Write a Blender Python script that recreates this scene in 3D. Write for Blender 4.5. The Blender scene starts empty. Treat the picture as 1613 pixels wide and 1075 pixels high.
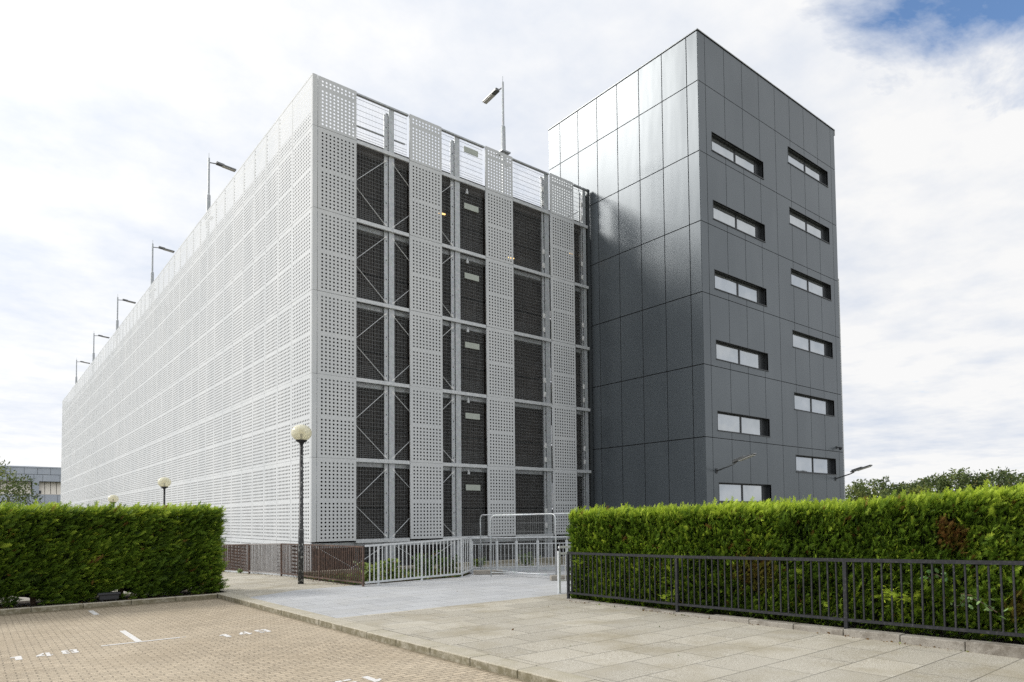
import bpy, math, random
import numpy as np
random.seed(7); rng = np.random.default_rng(7)
S = bpy.context.scene
COL = S.collection
PI = math.pi

# ------------------------------------------------------------------ helpers
class MB:
    """collects shapes in world coordinates; build() links them as one mesh object"""
    def __init__(s): s.v=[]; s.f=[]; s.m=[]; s.cur=0
    def mat(s,i): s.cur=i; return s
    def poly(s,pts):
        n=len(s.v); s.v+= [tuple(p) for p in pts]; s.f.append(tuple(range(n,n+len(pts)))); s.m.append(s.cur)
    def box(s,x0,x1,y0,y1,z0,z1):
        n=len(s.v)
        s.v+=[(x0,y0,z0),(x1,y0,z0),(x1,y1,z0),(x0,y1,z0),(x0,y0,z1),(x1,y0,z1),(x1,y1,z1),(x0,y1,z1)]
        for q in ((0,3,2,1),(4,5,6,7),(0,1,5,4),(1,2,6,5),(2,3,7,6),(3,0,4,7)):
            s.f.append(tuple(n+i for i in q)); s.m.append(s.cur)
        return s
    def bar(s,p,q,w,h,up=(0,0,1)):
        """rectangular bar from p to q; w sideways, h along up"""
        p=np.array(p,float);q=np.array(q,float);d=q-p;L=np.linalg.norm(d);d/=L
        up=np.array(up,float)
        if abs(d@up)>.99: up=np.array((0,1.,0)) if abs(d[1])<.9 else np.array((1.,0,0))
        r=np.cross(d,up);r/=np.linalg.norm(r);u=np.cross(r,d)
        n=len(s.v)
        for c in (p,q):
            for a,b in ((-1,-1),(1,-1),(1,1),(-1,1)): s.v.append(tuple(c+r*a*w/2+u*b*h/2))
        for k in ((3,2,1,0),(4,5,6,7),(0,1,5,4),(1,2,6,5),(2,3,7,6),(3,0,4,7)):
            s.f.append(tuple(n+i for i in k)); s.m.append(s.cur)
        return s
    def tube(s,pts,rad,n=10,cap=True):
        pts=[np.array(p,float) for p in pts]
        if not hasattr(rad,'__len__'): rad=[rad]*len(pts)
        base=len(s.v);prev=None
        for i,p in enumerate(pts):
            d=(pts[min(i+1,len(pts)-1)]-pts[max(i-1,0)]);d/=np.linalg.norm(d)
            if prev is None:
                a=np.array((0,0,1.)) if abs(d[2])<.9 else np.array((1.,0,0))
                r=np.cross(d,a)
            else: r=prev-d*(prev@d)
            r/=np.linalg.norm(r);prev=r;u=np.cross(d,r)
            for k in range(n):
                t=2*PI*k/n;s.v.append(tuple(p+(r*math.cos(t)+u*math.sin(t))*rad[i]))
        for i in range(len(pts)-1):
            for k in range(n):
                a=base+i*n+k;b=base+i*n+(k+1)%n
                s.f.append((a,b,b+n,a+n)); s.m.append(s.cur)
        if cap:
            s.f.append(tuple(base+k for k in range(n))[::-1]); s.m.append(s.cur)
            e=base+(len(pts)-1)*n
            s.f.append(tuple(e+k for k in range(n))); s.m.append(s.cur)
        return s
    def lathe(s,c,prof,n=24):
        """prof: (r,z) relative to c"""
        base=len(s.v)
        for r,z in prof:
            for k in range(n):
                t=2*PI*k/n; s.v.append((c[0]+r*math.cos(t),c[1]+r*math.sin(t),c[2]+z))
        for i in range(len(prof)-1):
            for k in range(n):
                a=base+i*n+k;b=base+i*n+(k+1)%n
                s.f.append((a,b,b+n,a+n)); s.m.append(s.cur)
        return s
    def build(s,name,mat,parent=None,smooth=False,bevel=0):
        me=bpy.data.meshes.new(name)
        off=np.zeros(3) if parent is None else world_loc(parent)
        me.from_pydata([(x-off[0],y-off[1],z-off[2]) for x,y,z in s.v],[],s.f)
        mats=mat if isinstance(mat,(list,tuple)) else [mat]
        for m in mats: me.materials.append(m)
        if len(mats)>1: me.polygons.foreach_set('material_index',s.m)
        if smooth: me.polygons.foreach_set('use_smooth',[True]*len(me.polygons))
        me.update()
        o=bpy.data.objects.new(name,me);COL.objects.link(o)
        if parent is not None: o.parent=parent
        if bevel:
            b=o.modifiers.new('bevel','BEVEL');b.width=bevel;b.segments=2;b.limit_method='ANGLE'
        return o
def world_loc(o):
    p=np.array(o.location[:],float)
    while o.parent is not None:
        o=o.parent;p+=np.array(o.location[:],float)
    return p
def tag(o,label=None,cat=None,group=None,kind=None):
    if label:o['label']=label
    if cat:o['category']=cat
    if group:o['group']=group
    if kind:o['kind']=kind
    return o
def empty(name,loc,label,cat,group=None):
    o=bpy.data.objects.new(name,None);COL.objects.link(o);o.location=loc;o.empty_display_size=.3
    return tag(o,label,cat,group)
def copy_tree(o,loc,label=None,rz=0):
    c=o.copy();COL.objects.link(c);c.location=loc;c.rotation_euler=(0,0,rz)
    if label:c['label']=label
    for ch in list(o.children):
        k=ch.copy();COL.objects.link(k);k.parent=c
        for g in list(ch.children):
            d=g.copy();COL.objects.link(d);d.parent=k
    return c
def np_mesh(name,V,F,mat,parent=None,attrs=None,smooth=False):
    """V (n,3) array, F (m,k) array of equal-size faces"""
    me=bpy.data.meshes.new(name)
    V=np.asarray(V,np.float32)
    if parent is not None: V=V-world_loc(parent).astype(np.float32)
    F=np.asarray(F,np.int32);m,k=F.shape
    me.vertices.add(len(V));me.vertices.foreach_set('co',V.ravel())
    me.loops.add(m*k);me.loops.foreach_set('vertex_index',F.ravel())
    me.polygons.add(m);me.polygons.foreach_set('loop_start',np.arange(m,dtype=np.int32)*k)
    me.polygons.foreach_set('loop_total',np.full(m,k,np.int32))
    if smooth: me.polygons.foreach_set('use_smooth',np.ones(m,bool))
    me.update(calc_edges=True)
    if attrs:
        for a,vals in attrs.items():
            at=me.attributes.new(a,'FLOAT','POINT');at.data.foreach_set('value',np.asarray(vals,np.float32))
    me.materials.append(mat)
    o=bpy.data.objects.new(name,me);COL.objects.link(o)
    if parent is not None:o.parent=parent
    return o

# ------------------------------------------------------------------ materials
class NT:
    def __init__(s,name):
        s.m=bpy.data.materials.new(name);s.m.use_nodes=True;s.t=s.m.node_tree;s.b=s.t.nodes['Principled BSDF']
    def n(s,ty,**k):
        x=s.t.nodes.new(ty)
        for a,b in k.items():
            if a.startswith('i_'):
                key=a[2:]
                x.inputs[int(key) if key.isdigit() else key.replace('_',' ')].default_value=b
            else:setattr(x,a,b)
        return x
    def l(s,a,b): s.t.links.new(a,b)
    def pos(s,scale=(1,1,1),rot=(0,0,0)):
        g=s.n('ShaderNodeNewGeometry');mp=s.n('ShaderNodeMapping');mp.inputs['Scale'].default_value=scale;mp.inputs['Rotation'].default_value=rot
        s.l(g.outputs['Position'],mp.inputs['Vector']);return mp.outputs[0]
    def noise(s,vec,scale,detail=4,rough=.55):
        x=s.n('ShaderNodeTexNoise');x.inputs['Scale'].default_value=scale;x.inputs['Detail'].default_value=detail;x.inputs['Roughness'].default_value=rough
        if vec is not None:s.l(vec,x.inputs['Vector'])
        return x.outputs['Fac']
    def ramp(s,fac,stops):
        r=s.n('ShaderNodeValToRGB');e=r.color_ramp.elements
        while len(e)<len(stops):e.new(.5)
        for i,(p,c) in enumerate(stops):
            e[i].position=p;e[i].color=(*c,1) if hasattr(c,'__len__') else (c,c,c,1)
        s.l(fac,r.inputs[0]);return r.outputs[0]
    def mix(s,f,a,b,mode='MIX'):
        x=s.n('ShaderNodeMix',data_type='RGBA',blend_type=mode)
        for i,v in ((0,f),(6,a),(7,b)):
            if hasattr(v,'links') or hasattr(v,'is_linked'):s.l(v,x.inputs[i])
            else:x.inputs[i].default_value=v if i==0 else (*v,1) if len(v)==3 else v
        return x.outputs[2]
    def math(s,op,a,b=0.):
        x=s.n('ShaderNodeMath',operation=op)
        for i,v in enumerate((a,b)):
            if hasattr(v,'is_linked'):s.l(v,x.inputs[i])
            else:x.inputs[i].default_value=v
        return x.outputs[0]
    def bump(s,h,strength=.3,dist=.01):
        x=s.n('ShaderNodeBump');x.inputs['Strength'].default_value=strength;x.inputs['Distance'].default_value=dist
        s.l(h,x.inputs['Height']);s.l(x.outputs[0],s.b.inputs['Normal'])
    def color(s,c):
        if hasattr(c,'is_linked'):s.l(c,s.b.inputs['Base Color'])
        else:s.b.inputs['Base Color'].default_value=(*c,1)
    def set(s,rough=None,metal=None,spec=None):
        if rough is not None:s.b.inputs['Roughness'].default_value=rough
        if metal is not None:s.b.inputs['Metallic'].default_value=metal
        if spec is not None:s.b.inputs['Specular IOR Level'].default_value=spec
        return s
def plain(name,c,rough=.6,metal=0.,var=.12,scale=3.,spec=.5):
    t=NT(name);n=t.noise(t.pos(),scale,5)
    a=tuple(x*(1-var) for x in c);b=tuple(min(1,x*(1+var)) for x in c)
    t.color(t.ramp(n,[(.3,a),(.7,b)]));t.set(rough,metal,spec)
    return t.m
M={}
# perforated panels: pale grey coated steel
t=NT('pale_coated_steel');n=t.noise(t.pos((.35,.35,.2)),1.5,3);n2=t.noise(t.pos((6,6,.4)),3,4)
c=t.ramp(n,[(.35,(.62,.645,.66)),(.65,(.68,.70,.71))])
c=t.mix(t.ramp(n2,[(.5,0.),(.8,.2)]),c,(.50,.505,.50))
t.color(c);t.set(.6,0,.3);M['panel']=t.m
# galvanised
t=NT('galvanised_steel');n=t.noise(t.pos(),9,5);v=t.n('ShaderNodeTexVoronoi');v.inputs['Scale'].default_value=28;t.l(t.pos(),v.inputs['Vector'])
c=t.ramp(n,[(.3,(.40,.425,.44)),(.7,(.56,.585,.60))]);c=t.mix(.05,c,v.outputs['Color'],'OVERLAY')
t.color(c);t.set(.45,.35);M['galv']=t.m
M['wire']=plain('mesh_wire_steel',(.27,.285,.29),.45,.3)
t=NT('white_galv_rail');n=t.noise(t.pos(),14,5)
t.color(t.ramp(n,[(.3,(.50,.53,.55)),(.62,(.68,.70,.71)),(.8,(.58,.57,.55))]));t.set(.42,.2);M['rail_silver']=t.m
t=NT('white_paint_steel');n=t.noise(t.pos(),14,5)
t.color(t.ramp(n,[(.3,(.66,.67,.67)),(.66,(.76,.77,.76)),(.8,(.5,.44,.38))]));t.set(.45,.05);M['rail_white']=t.m
t=NT('black_paint_steel');n=t.noise(t.pos(),30,6,.7);n2=t.noise(t.pos(),5,4)
c=t.ramp(n,[(.5,(.022,.023,.026)),(.66,(.05,.05,.055)),(.76,(.35,.34,.33))])
c=t.mix(t.ramp(n2,[(.55,0.),(.75,.3)]),c,(.09,.085,.08))
t.color(c);t.set(.55,0,.25);M['black']=t.m
t=NT('flaking_black_pole');n=t.noise(t.pos(),16,7,.75)
t.color(t.ramp(n,[(.52,(.025,.026,.028)),(.56,(.06,.06,.06)),(.62,(.42,.44,.42)),(.8,(.55,.55,.52))]));t.set(.5,0);M['pole_flaky']=t.m
t=NT('rust_brown_steel');n=t.noise(t.pos(),12,7,.7)
t.color(t.ramp(n,[(.3,(.045,.032,.027)),(.5,(.095,.060,.046)),(.68,(.19,.11,.078)),(.8,(.26,.22,.20))]));t.set(.7,.1);M['rust']=t.m
t=NT('weathered_grey_steel');n=t.noise(t.pos(),12,7,.7)
t.color(t.ramp(n,[(.3,(.13,.11,.10)),(.5,(.26,.24,.23)),(.7,(.40,.39,.38))]));t.set(.6,.1);M['rustgrey']=t.m
M['dark']=plain('dark_gap',(.012,.012,.013),.9,0,.1)
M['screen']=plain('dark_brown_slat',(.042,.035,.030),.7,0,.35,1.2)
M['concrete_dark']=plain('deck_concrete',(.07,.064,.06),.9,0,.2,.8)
M['sign']=plain('pale_sign_plate',(.46,.50,.45),.5,0,.06)
# tower cladding: dark metallic grey, glossy
t=NT('dark_metallic_cladding')
big=t.noise(t.pos((.9,.9,.22)),1.1,2,.4);fine=t.noise(t.pos(),160,2)
n=t.noise(t.pos((.5,.5,.35)),.8,3)
t.color(t.ramp(n,[(.3,(.115,.133,.148)),(.7,(.140,.160,.176))]));t.set(.35,.30,.45)
t.bump(big,.5,.028);M['clad']=t.m
M['frame']=plain('window_frame_grey',(.045,.05,.055),.4,.2,.08)
t=NT('window_glass');n=t.noise(t.pos(),1.3,3)
t.color(t.ramp(n,[(.3,(.42,.455,.48)),(.7,(.52,.55,.575))]));t.set(.05,.75,.8);t.bump(t.noise(t.pos((1,1,1)),1.7,1),.25,.02);M['glass']=t.m
M['coping']=plain('coping_metal',(.10,.11,.115),.35,.6,.08)
M['lampgrey']=plain('lamp_head_grey',(.22,.225,.225),.4,.4,.1)
M['lens']=plain('lamp_lens',(.75,.74,.68),.3,0,.08)
M['darkbox']=plain('black_plastic',(.03,.032,.037),.5,0,.15)
t=NT('warm_lamp_tube');t.color((.9,.7,.4));t.b.inputs['Emission Color'].default_value=(1,.62,.22,1);t.b.inputs['Emission Strength'].default_value=1.6;M['glow']=t.m
# globe
t=NT('yellowed_globe');t.color(t.ramp(t.noise(t.pos(),6,4),[(.3,(.88,.86,.72)),(.7,(.94,.93,.82))]));t.set(.12,0);tr=t.n('ShaderNodeBsdfTransparent');tr.inputs[0].default_value=(1,.985,.91,1);fr=t.n('ShaderNodeLayerWeight');fr.inputs[0].default_value=.35;mx=t.n('ShaderNodeMixShader');t.l(t.math('ADD',t.math('MULTIPLY',fr.outputs['Facing'],.5),.28),mx.inputs[0]);t.l(tr.outputs[0],mx.inputs[1]);t.l(t.b.outputs[0],mx.inputs[2]);t.l(mx.outputs[0],t.t.nodes['Material Output'].inputs['Surface'])
M['globe']=t.m
M['bulb']=plain('bulb_glass',(.80,.77,.66),.3,0,.04)
# ground surfaces ------------------------------------------------------------
def slab_mat(name,base,dark,light,bw,bh,mortar=.006,rotz=0,joint=.45,stain=(.30,.26,.18),tone=.16,offs=.5,dirt=None,st=.55):
    t=NT(name);p=t.pos((1,1,1),(0,0,rotz))
    br=t.n('ShaderNodeTexBrick');t.l(p,br.inputs['Vector'])
    br.offset=offs
    for k,v in (('Scale',1.),('Mortar Size',mortar),('Mortar Smooth',.15),('Brick Width',bw),('Row Height',bh),('Bias',0.)):br.inputs[k].default_value=v
    br.inputs['Color1'].default_value=(1-tone,)*3+(1,);br.inputs['Color2'].default_value=(1+tone*.4,)*3+(1,);br.inputs['Mortar'].default_value=(joint,)*3+(1,)
    spk=t.noise(t.pos(),95,3,.8);med=t.noise(t.pos(),1.1,5,.6);blot=t.noise(t.pos(),.45,5,.6);spk2=t.noise(t.pos(),38,4,.8)
    c=t.ramp(spk,[(.38,dark),(.5,base),(.62,light)])
    c=t.mix(t.ramp(spk2,[(.55,0.),(.75,.45)]),c,tuple(x*.55 for x in base))
    c=t.mix(.95,c,br.outputs['Color'],'MULTIPLY')
    c=t.mix(t.ramp(med,[(.47,0.),(.72,st)]),c,stain)
    c=t.mix(t.ramp(blot,[(.45,0.),(.7,.22)]),c,light)
    if dirt:
        g=t.n('ShaderNodeNewGeometry');sp=t.n('ShaderNodeSeparateXYZ');t.l(g.outputs['Position'],sp.inputs[0])
        for ax,at,wd in dirt:
            d=t.math('DIVIDE',t.math('SUBTRACT',sp.outputs[ax],at-wd),wd)
            dn=t.noise(t.pos((1,1,1)),5.,5,.7)
            m=t.ramp(t.math('ADD',t.math('MULTIPLY',d,.55),t.math('MULTIPLY',dn,.6)),[(.52,0.),(.85,.75)])
            c=t.mix(m,c,(.13,.105,.06))
    t.color(c);t.set(.88,0,.3)
    h=t.math('ADD',t.math('MULTIPLY',br.outputs['Fac'],-1.),t.math('MULTIPLY',spk,.35))
    t.bump(h,.8,.008);return t.m
M['slab']=slab_mat('beige_aggregate_slabs',(.48,.445,.365),(.22,.19,.14),(.66,.63,.55),.9,.6,.007,0,.30,(.31,.27,.185),.16,.5,None,.8)
M['slabgrey']=slab_mat('grey_new_slabs',(.47,.48,.485),(.33,.335,.34),(.58,.59,.60),.9,.6,.007,0,.40,(.43,.425,.40),.10)
M['pavers']=slab_mat('tan_block_pavers',(.50,.415,.30),(.23,.175,.115),(.70,.61,.47),.2,.1,.008,0,.40,(.40,.33,.235),.18,.5,[('Y',-4.98,.55),('X',-4.45,.22)])
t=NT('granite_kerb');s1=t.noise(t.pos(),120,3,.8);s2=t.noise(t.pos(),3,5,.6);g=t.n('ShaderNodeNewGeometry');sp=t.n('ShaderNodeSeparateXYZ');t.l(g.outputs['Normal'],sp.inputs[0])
c=t.ramp(s1,[(.33,(.24,.21,.15)),(.5,(.50,.46,.37)),(.68,(.62,.59,.51))])
c=t.mix(t.ramp(s2,[(.45,0.),(.7,.5)]),c,(.33,.30,.20))
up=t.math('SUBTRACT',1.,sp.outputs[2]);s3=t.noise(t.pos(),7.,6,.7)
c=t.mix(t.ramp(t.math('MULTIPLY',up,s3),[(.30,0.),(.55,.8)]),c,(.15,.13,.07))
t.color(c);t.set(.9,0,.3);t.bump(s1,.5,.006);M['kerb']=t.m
t=NT('concrete_edging');s1=t.noise(t.pos(),60,5,.8);s2=t.noise(t.pos(),2.5,6,.7)
c=t.ramp(s1,[(.3,(.22,.20,.17)),(.6,(.38,.355,.31)),(.8,(.48,.45,.40))]);c=t.mix(t.ramp(s2,[(.5,0.),(.65,.8)]),c,(.15,.13,.105))
t.color(c);t.set(.95,0,.2);t.bump(s1,.6,.01);M['edging']=t.m
t=NT('soil');s1=t.noise(t.pos(),25,7,.8)
t.color(t.ramp(s1,[(.35,(.028,.022,.014)),(.55,(.060,.045,.030)),(.75,(.15,.11,.07))]));t.set(.95,0,.2);t.bump(s1,.8,.04);M['soil']=t.m
t=NT('far_ground');s1=t.noise(t.pos(),.05,6,.7)
t.color(t.ramp(s1,[(.35,(.07,.085,.045)),(.6,(.13,.135,.09))]));t.set(.95,0,.2);M['ground']=t.m
M['road']=plain('path_concrete',(.36,.335,.28),.9,0,.15,1.)
t=NT('worn_road_paint');n=t.noise(t.pos(),70,4,.8)
t.color(t.ramp(n,[(.38,(.52,.45,.36)),(.47,(.76,.75,.73)),(1.,(.84,.84,.83))]));t.set(.6,0);M['paint']=t.m
def leaf_mat(name,dark,mid,light,dead=(.16,.07,.03),trans=.25,rough=.55):
    t=NT(name);a=t.n('ShaderNodeAttribute',attribute_name='tone');b=t.n('ShaderNodeAttribute',attribute_name='dead')
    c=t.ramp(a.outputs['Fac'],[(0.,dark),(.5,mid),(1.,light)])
    c=t.mix(b.outputs['Fac'],c,dead)
    t.color(c);t.set(rough,0,.25)
    tr=t.n('ShaderNodeBsdfTranslucent');t.l(c,tr.inputs['Color'])
    mx=t.n('ShaderNodeMixShader');mx.inputs[0].default_value=trans
    out=t.t.nodes['Material Output'];t.l(t.b.outputs[0],mx.inputs[1]);t.l(tr.outputs[0],mx.inputs[2]);t.l(mx.outputs[0],out.inputs['Surface'])
    return t.m
M['hedge']=leaf_mat('cypress_sprays',(.022,.050,.008),(.15,.255,.024),(.58,.71,.08),(.22,.085,.035),.35)
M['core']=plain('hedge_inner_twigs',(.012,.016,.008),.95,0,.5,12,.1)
M['twig']=plain('twig_bark',(.09,.065,.045),.9,0,.35,8,.2)
M['tree']=leaf_mat('tree_leaves',(.05,.075,.028),(.12,.165,.05),(.27,.30,.09),(.25,.2,.05),.2)
M['treelime']=leaf_mat('lime_leaves',(.07,.10,.02),(.16,.20,.035),(.30,.33,.06),(.25,.2,.05),.2)
M['shrub']=leaf_mat('shrub_leaves',(.03,.07,.015),(.09,.16,.03),(.42,.50,.12),(.2,.1,.04),.25,.4)
M['bramble']=leaf_mat('bramble_leaves',(.10,.20,.06),(.20,.32,.12),(.38,.48,.22),(.4,.28,.15),.2,.4)

# ------------------------------------------------------------------ camera (solved from the building lines; eye at z = 0)
f_px,cyp,yaw,pitch,roll=1060.93,772.11,.6774,.0411,-.0087
CAM=np.array((-9.382,-22.882,0.))
c_,s_=math.cos(yaw),math.sin(yaw);cp,sp_=math.cos(pitch),math.sin(pitch)
F0=np.array((s_,c_,0));R0=np.array((c_,-s_,0));U0=np.array((0,0,1.))
Fv=F0*cp+U0*sp_;Uv=U0*cp-F0*sp_
cr,sr=math.cos(roll),math.sin(roll);Rv,Uv=R0*cr+Uv*sr,Uv*cr-R0*sr
from mathutils import Matrix
cam=bpy.data.cameras.new('camera');co=bpy.data.objects.new('camera',cam);COL.objects.link(co);S.camera=co
m=Matrix.Identity(4)
for i in range(3):m[i][0]=Rv[i];m[i][1]=Uv[i];m[i][2]=-Fv[i];m[i][3]=CAM[i]
co.matrix_world=m
cam.sensor_fit='HORIZONTAL';cam.sensor_width=36;cam.lens=f_px/1613*36;cam.shift_y=(cyp-537.5)/1613;cam.shift_x=0
cam.clip_start=.05;cam.clip_end=6000
def G(Y):
    """pavement height"""
    if Y<=0:return -1.80-.01*(Y+11.15)
    if Y<=9:return -1.9115-.032*Y
    if Y<=12:return -2.2-.233*(Y-9)
    if Y<=24:return -2.9-.055*(Y-12)
    return -3.56
def at_depth(u,v,dep):
    """point seen at photo column u, row v, dep metres ahead"""
    return CAM+(Fv+Rv*(u-806.5)/f_px-Uv*(v-cyp)/f_px)*dep

# ------------------------------------------------------------------ car park
CP=empty('car_park_building',(0,0,-1.9),'long multi storey car park clad in white perforated panels','building')
ZT=16.08;SEAM=[14.18,11.18,8.18,5.18,2.19,-.80,-3.8]
HR=.037
def perforated(w,rows_z,h,x0h,x1h,nh,flip=False,ret=.05,seg=8):
    """sheet in the x-z plane at y=0, origin lower left, folded edges going +y"""
    g=.009;V=[];Fq=[]
    def rect(a,b,c,d,y=0.):
        n=len(V);V.extend([(a,y,c),(b,y,c),(b,y,d),(a,y,d)]);Fq.append((n,n+1,n+2,n+3))
    px=(x1h-x0h)/(nh-1);xs=[x0h+px*i for i in range(nh)]
    hx=px/2
    # groups of rows
    groups=[];cur=[rows_z[0]]
    for z in rows_z[1:]:
        if z-cur[-1]<.2:cur.append(z)
        else:groups.append(cur);cur=[z]
    groups.append(cur)
    hz=.135/2
    z=g
    for gr in groups:
        if gr[0]-hz>z:rect(g,w-g,z,gr[0]-hz)
        rect(g,xs[0]-hx,gr[0]-hz,gr[-1]+hz);rect(xs[-1]+hx,w-g,gr[0]-hz,gr[-1]+hz)
        for zz in gr:
            for xx in xs:
                n=len(V)
                sq=[(1,0),(1,1),(0,1),(-1,1),(-1,0),(-1,-1),(0,-1),(1,-1)]
                for k in range(8):V.append((xx+sq[k][0]*hx,0.,zz+sq[k][1]*hz))
                for k in range(8):V.append((xx+HR*math.cos(k*PI/4),0.,zz+HR*math.sin(k*PI/4)))
                for k in range(8):
                    k2=(k+1)%8;Fq.append((n+k,n+8+k,n+8+k2,n+k2))
        z=gr[-1]+hz
    rect(g,w-g,z,h-g)
    n=len(V)
    for y in (0.,ret):V.extend([(g,y,g),(w-g,y,g),(w-g,y,h-g),(g,y,h-g)])
    for a,b in ((0,1),(1,2),(2,3),(3,0)):Fq.append((n+a,n+b,n+4+b,n+4+a))
    return np.array(V),np.array(Fq)
def rowsz(h):
    r=[.14+.135*i for i in range(10)]+[1.59+.135*i for i in range(10)]
    return [z for z in r if z<h-.06]
def orient(V,side):
    if side:   # stands on the x=0 plane, running +y, folds go +x
        return np.stack([V[:,1],V[:,0],V[:,2]],1)
    return V
def mesh_of(V,Fq,name):
    o=np_mesh(name,V,Fq,M['panel']);me=o.data;bpy.data.objects.remove(o);return me
levels=[(SEAM[0],ZT)]+[(SEAM[i+1],SEAM[i]) for i in range(5)]
FX=[(.13,1.647),(3.909,5.42),(7.655,9.185),(11.41,12.965)]
W=1.52
meF={}
def put(me,loc,name='facade_panel'):
    o=bpy.data.objects.new(name,me);COL.objects.link(o);o.parent=CP
    o.location=(loc[0],loc[1],loc[2]+1.9);return o
for h in (3.0,1.9):
    V,Q=perforated(W,rowsz(h),h,.18,1.375,9);meF[h]=mesh_of(V,Q,'facade_panel')
for (a,b) in FX:
    for (z0,z1) in levels:
        put(meF[1.9 if z1==ZT else 3.0],(a,-.06,z0))
# side
meS={}
for h in (3.0,1.9):
    V,Q=perforated(1.475,rowsz(h),h,.16,1.34,9);meS[h]=(orient(V,1),Q[:,::-1],mesh_of(orient(V,1),Q[:,::-1],'facade_panel'))
    V,Q=perforated(1.90,rowsz(h),h,.20,1.74,11);meS[(h,0)]=mesh_of(orient(V,1),Q[:,::-1],'facade_panel')
side_levels=levels+[(SEAM[6],SEAM[5])]
NCOL=56;YEND=1.9+1.475*(NCOL)
BV=[];BF=[];nb=0
for k in range(NCOL+1):
    for j,(z0,z1) in enumerate(side_levels):
        h=1.9 if z1==ZT else 3.0
        y=0. if k==0 else 1.9+1.475*(k-1)
        ind=(k<11 and j<6) or (k<10 and j==6)
        if ind:put(meS[(h,0)] if k==0 else meS[h][2],(-.06,y,z0))
        else:
            V,Q,_=meS[h];BV.append(V+np.array((-.06,y,z0)));BF.append(Q+nb);nb+=len(V)
o=np_mesh('facade_panels',np.concatenate(BV),np.concatenate(BF),M['panel'],CP);tag(o,kind='stuff')
# corner trim
mb=MB()
for z0,z1 in levels:mb.box(-.062,.118,-.062,-.02,z0+.006,z1-.006)
mb.build('corner_trim',M['panel'],CP)
mb=MB();mb.box(-.05,0.,YEND-.2,YEND,-3.8,ZT);mb.box(-.03,14,YEND+.02,YEND+.3,-3.8,ZT);mb.build('end_wall',M['panel'],CP)
mb=MB();mb.box(-.066,.0,0.,YEND,ZT-.012,ZT+.018);mb.box(-.066,-.061,0,YEND,ZT-.05,ZT-.012);mb.build('top_trim',M['panel'],CP)
# decks and dark interior
for i,z in enumerate(SEAM[:6]):
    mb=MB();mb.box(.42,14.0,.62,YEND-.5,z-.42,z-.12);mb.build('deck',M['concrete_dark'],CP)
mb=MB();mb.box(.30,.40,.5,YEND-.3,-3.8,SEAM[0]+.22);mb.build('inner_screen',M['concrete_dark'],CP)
mb=MB();mb.box(14.0,14.1,3.1,YEND,-3.8,SEAM[0]-.1);mb.box(.4,14,9,9.1,-3.8,SEAM[0]-.45);mb.build('rear_wall',M['screen'],CP)  # second box: inner cross wall added to stop light through the decks
# roof parapet seen through the top row
mb=MB();mb.box(.42,.46,1.2,YEND-.5,SEAM[0]+.26,SEAM[0]+1.3);mb.build('roof_barrier',M['coping'],CP)
for i in range(5):
    z0=SEAM[i+1];z1=SEAM[i]
    mb=MB()
    for zz0,zz1 in ((z0+.06,z0+1.17),(z0+1.25,z1-.22)):
        x=.42
        while x<13.95:
            mb.box(x,x+.058,.44,.47,zz0,zz1);x+=.10
        mb.box(.42,13.95,.475,.50,zz0,zz0+.04);mb.box(.42,13.95,.475,.50,zz1-.04,zz1)
    mb.build('slatted_screen',M['screen'],CP)
    mb=MB();mb.box(.42,13.95,.52,.56,z0+.06,z0+1.17);mb.build('deck_barrier',M['dark'],CP)
mb=MB()
x=.42
while x<13.95:
    mb.box(x,x+.06,.74,.78,-3.,-1.2);x+=.11
mb.build('slatted_screen',M['screen'],CP)
# mesh infill
BAYS=[(1.65,3.90),(5.425,7.65),(9.19,11.40),(12.97,13.92)]
for (a,b) in BAYS:
    for j,(z0,z1) in enumerate(side_levels):
        mb=MB();top=j==0
        zz0=z0+.07;zz1=z1-.05
        x=a
        while x<b:
            mb.box(x,x+(.004 if top else .006),.125,.131,zz0,zz1);x+=.062
        z=zz0;k=0
        while z<zz1:
            mb.box(a,b,.132,.138,z,z+(.011 if top else .006))
            z+=(.105 if (z-zz0)<.4 else .21) if top else (.072 if (z-zz0)<.45 else .145)
        mb.build('mesh_infill',M['wire'],CP)
# columns
ZB=-3.0
def column(x0,x1,split):
    mb=MB()
    mb.box(split,x1,.035,.055,ZB,ZT-.12);mb.box(split,x1,.30,.32,ZB,ZT-.12);mb.box((split+x1)/2-.01,(split+x1)/2+.01,.055,.30,ZB,ZT-.12)
    mb.box(x0,split-.012,.085,.12,ZB,ZT-.35)
    z=ZB+.2
    o=mb.build('column',M['galv'],CP)
    mb=MB()
    while z<ZT-.5:
        mb.box(x0+.07,x0+.10,.078,.0845,z,z+.05);z+=.75
    mb.build('bolt',M['dark'],o)
for x0,x1,sp in ((2.87,3.28,3.05),(5.95,6.38,6.13),(10.99,11.40,11.12),(13.55,13.82,13.62)):column(x0,x1,sp)
mb=MB();mb.box(13.90,14.06,-.02,.2,ZB,ZT-.0);mb.build('column',M['coping'],CP)
# rails at every seam
for i,z in enumerate(SEAM[:6]):
    for a,b in BAYS:
        mb=MB();mb.box(a-.0,b+(.0 if b<13 else -.02),-.045,.03,z-.085,z+.055)
        mb.build('seam_rail',M['rail_silver'],CP,bevel=.006)
    mb=MB();mb.box(.12,13.89,.20,.42,z-(.24 if i else .30),z-.06+(0 if i else .32));mb.build('edge_beam',M['galv' if i else 'concrete_dark'],CP)
for a,b in BAYS:
    mb=MB();mb.box(a,b,-.03,.09,ZT-.085,ZT-.02);mb.build('top_rail',M['galv'],CP,bevel=.006)
mb=MB();mb.tube([(1.66,.3,14.98),(3.9,.3,14.98)],.035);mb.build('guard_rail',M['galv'],CP)
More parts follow.
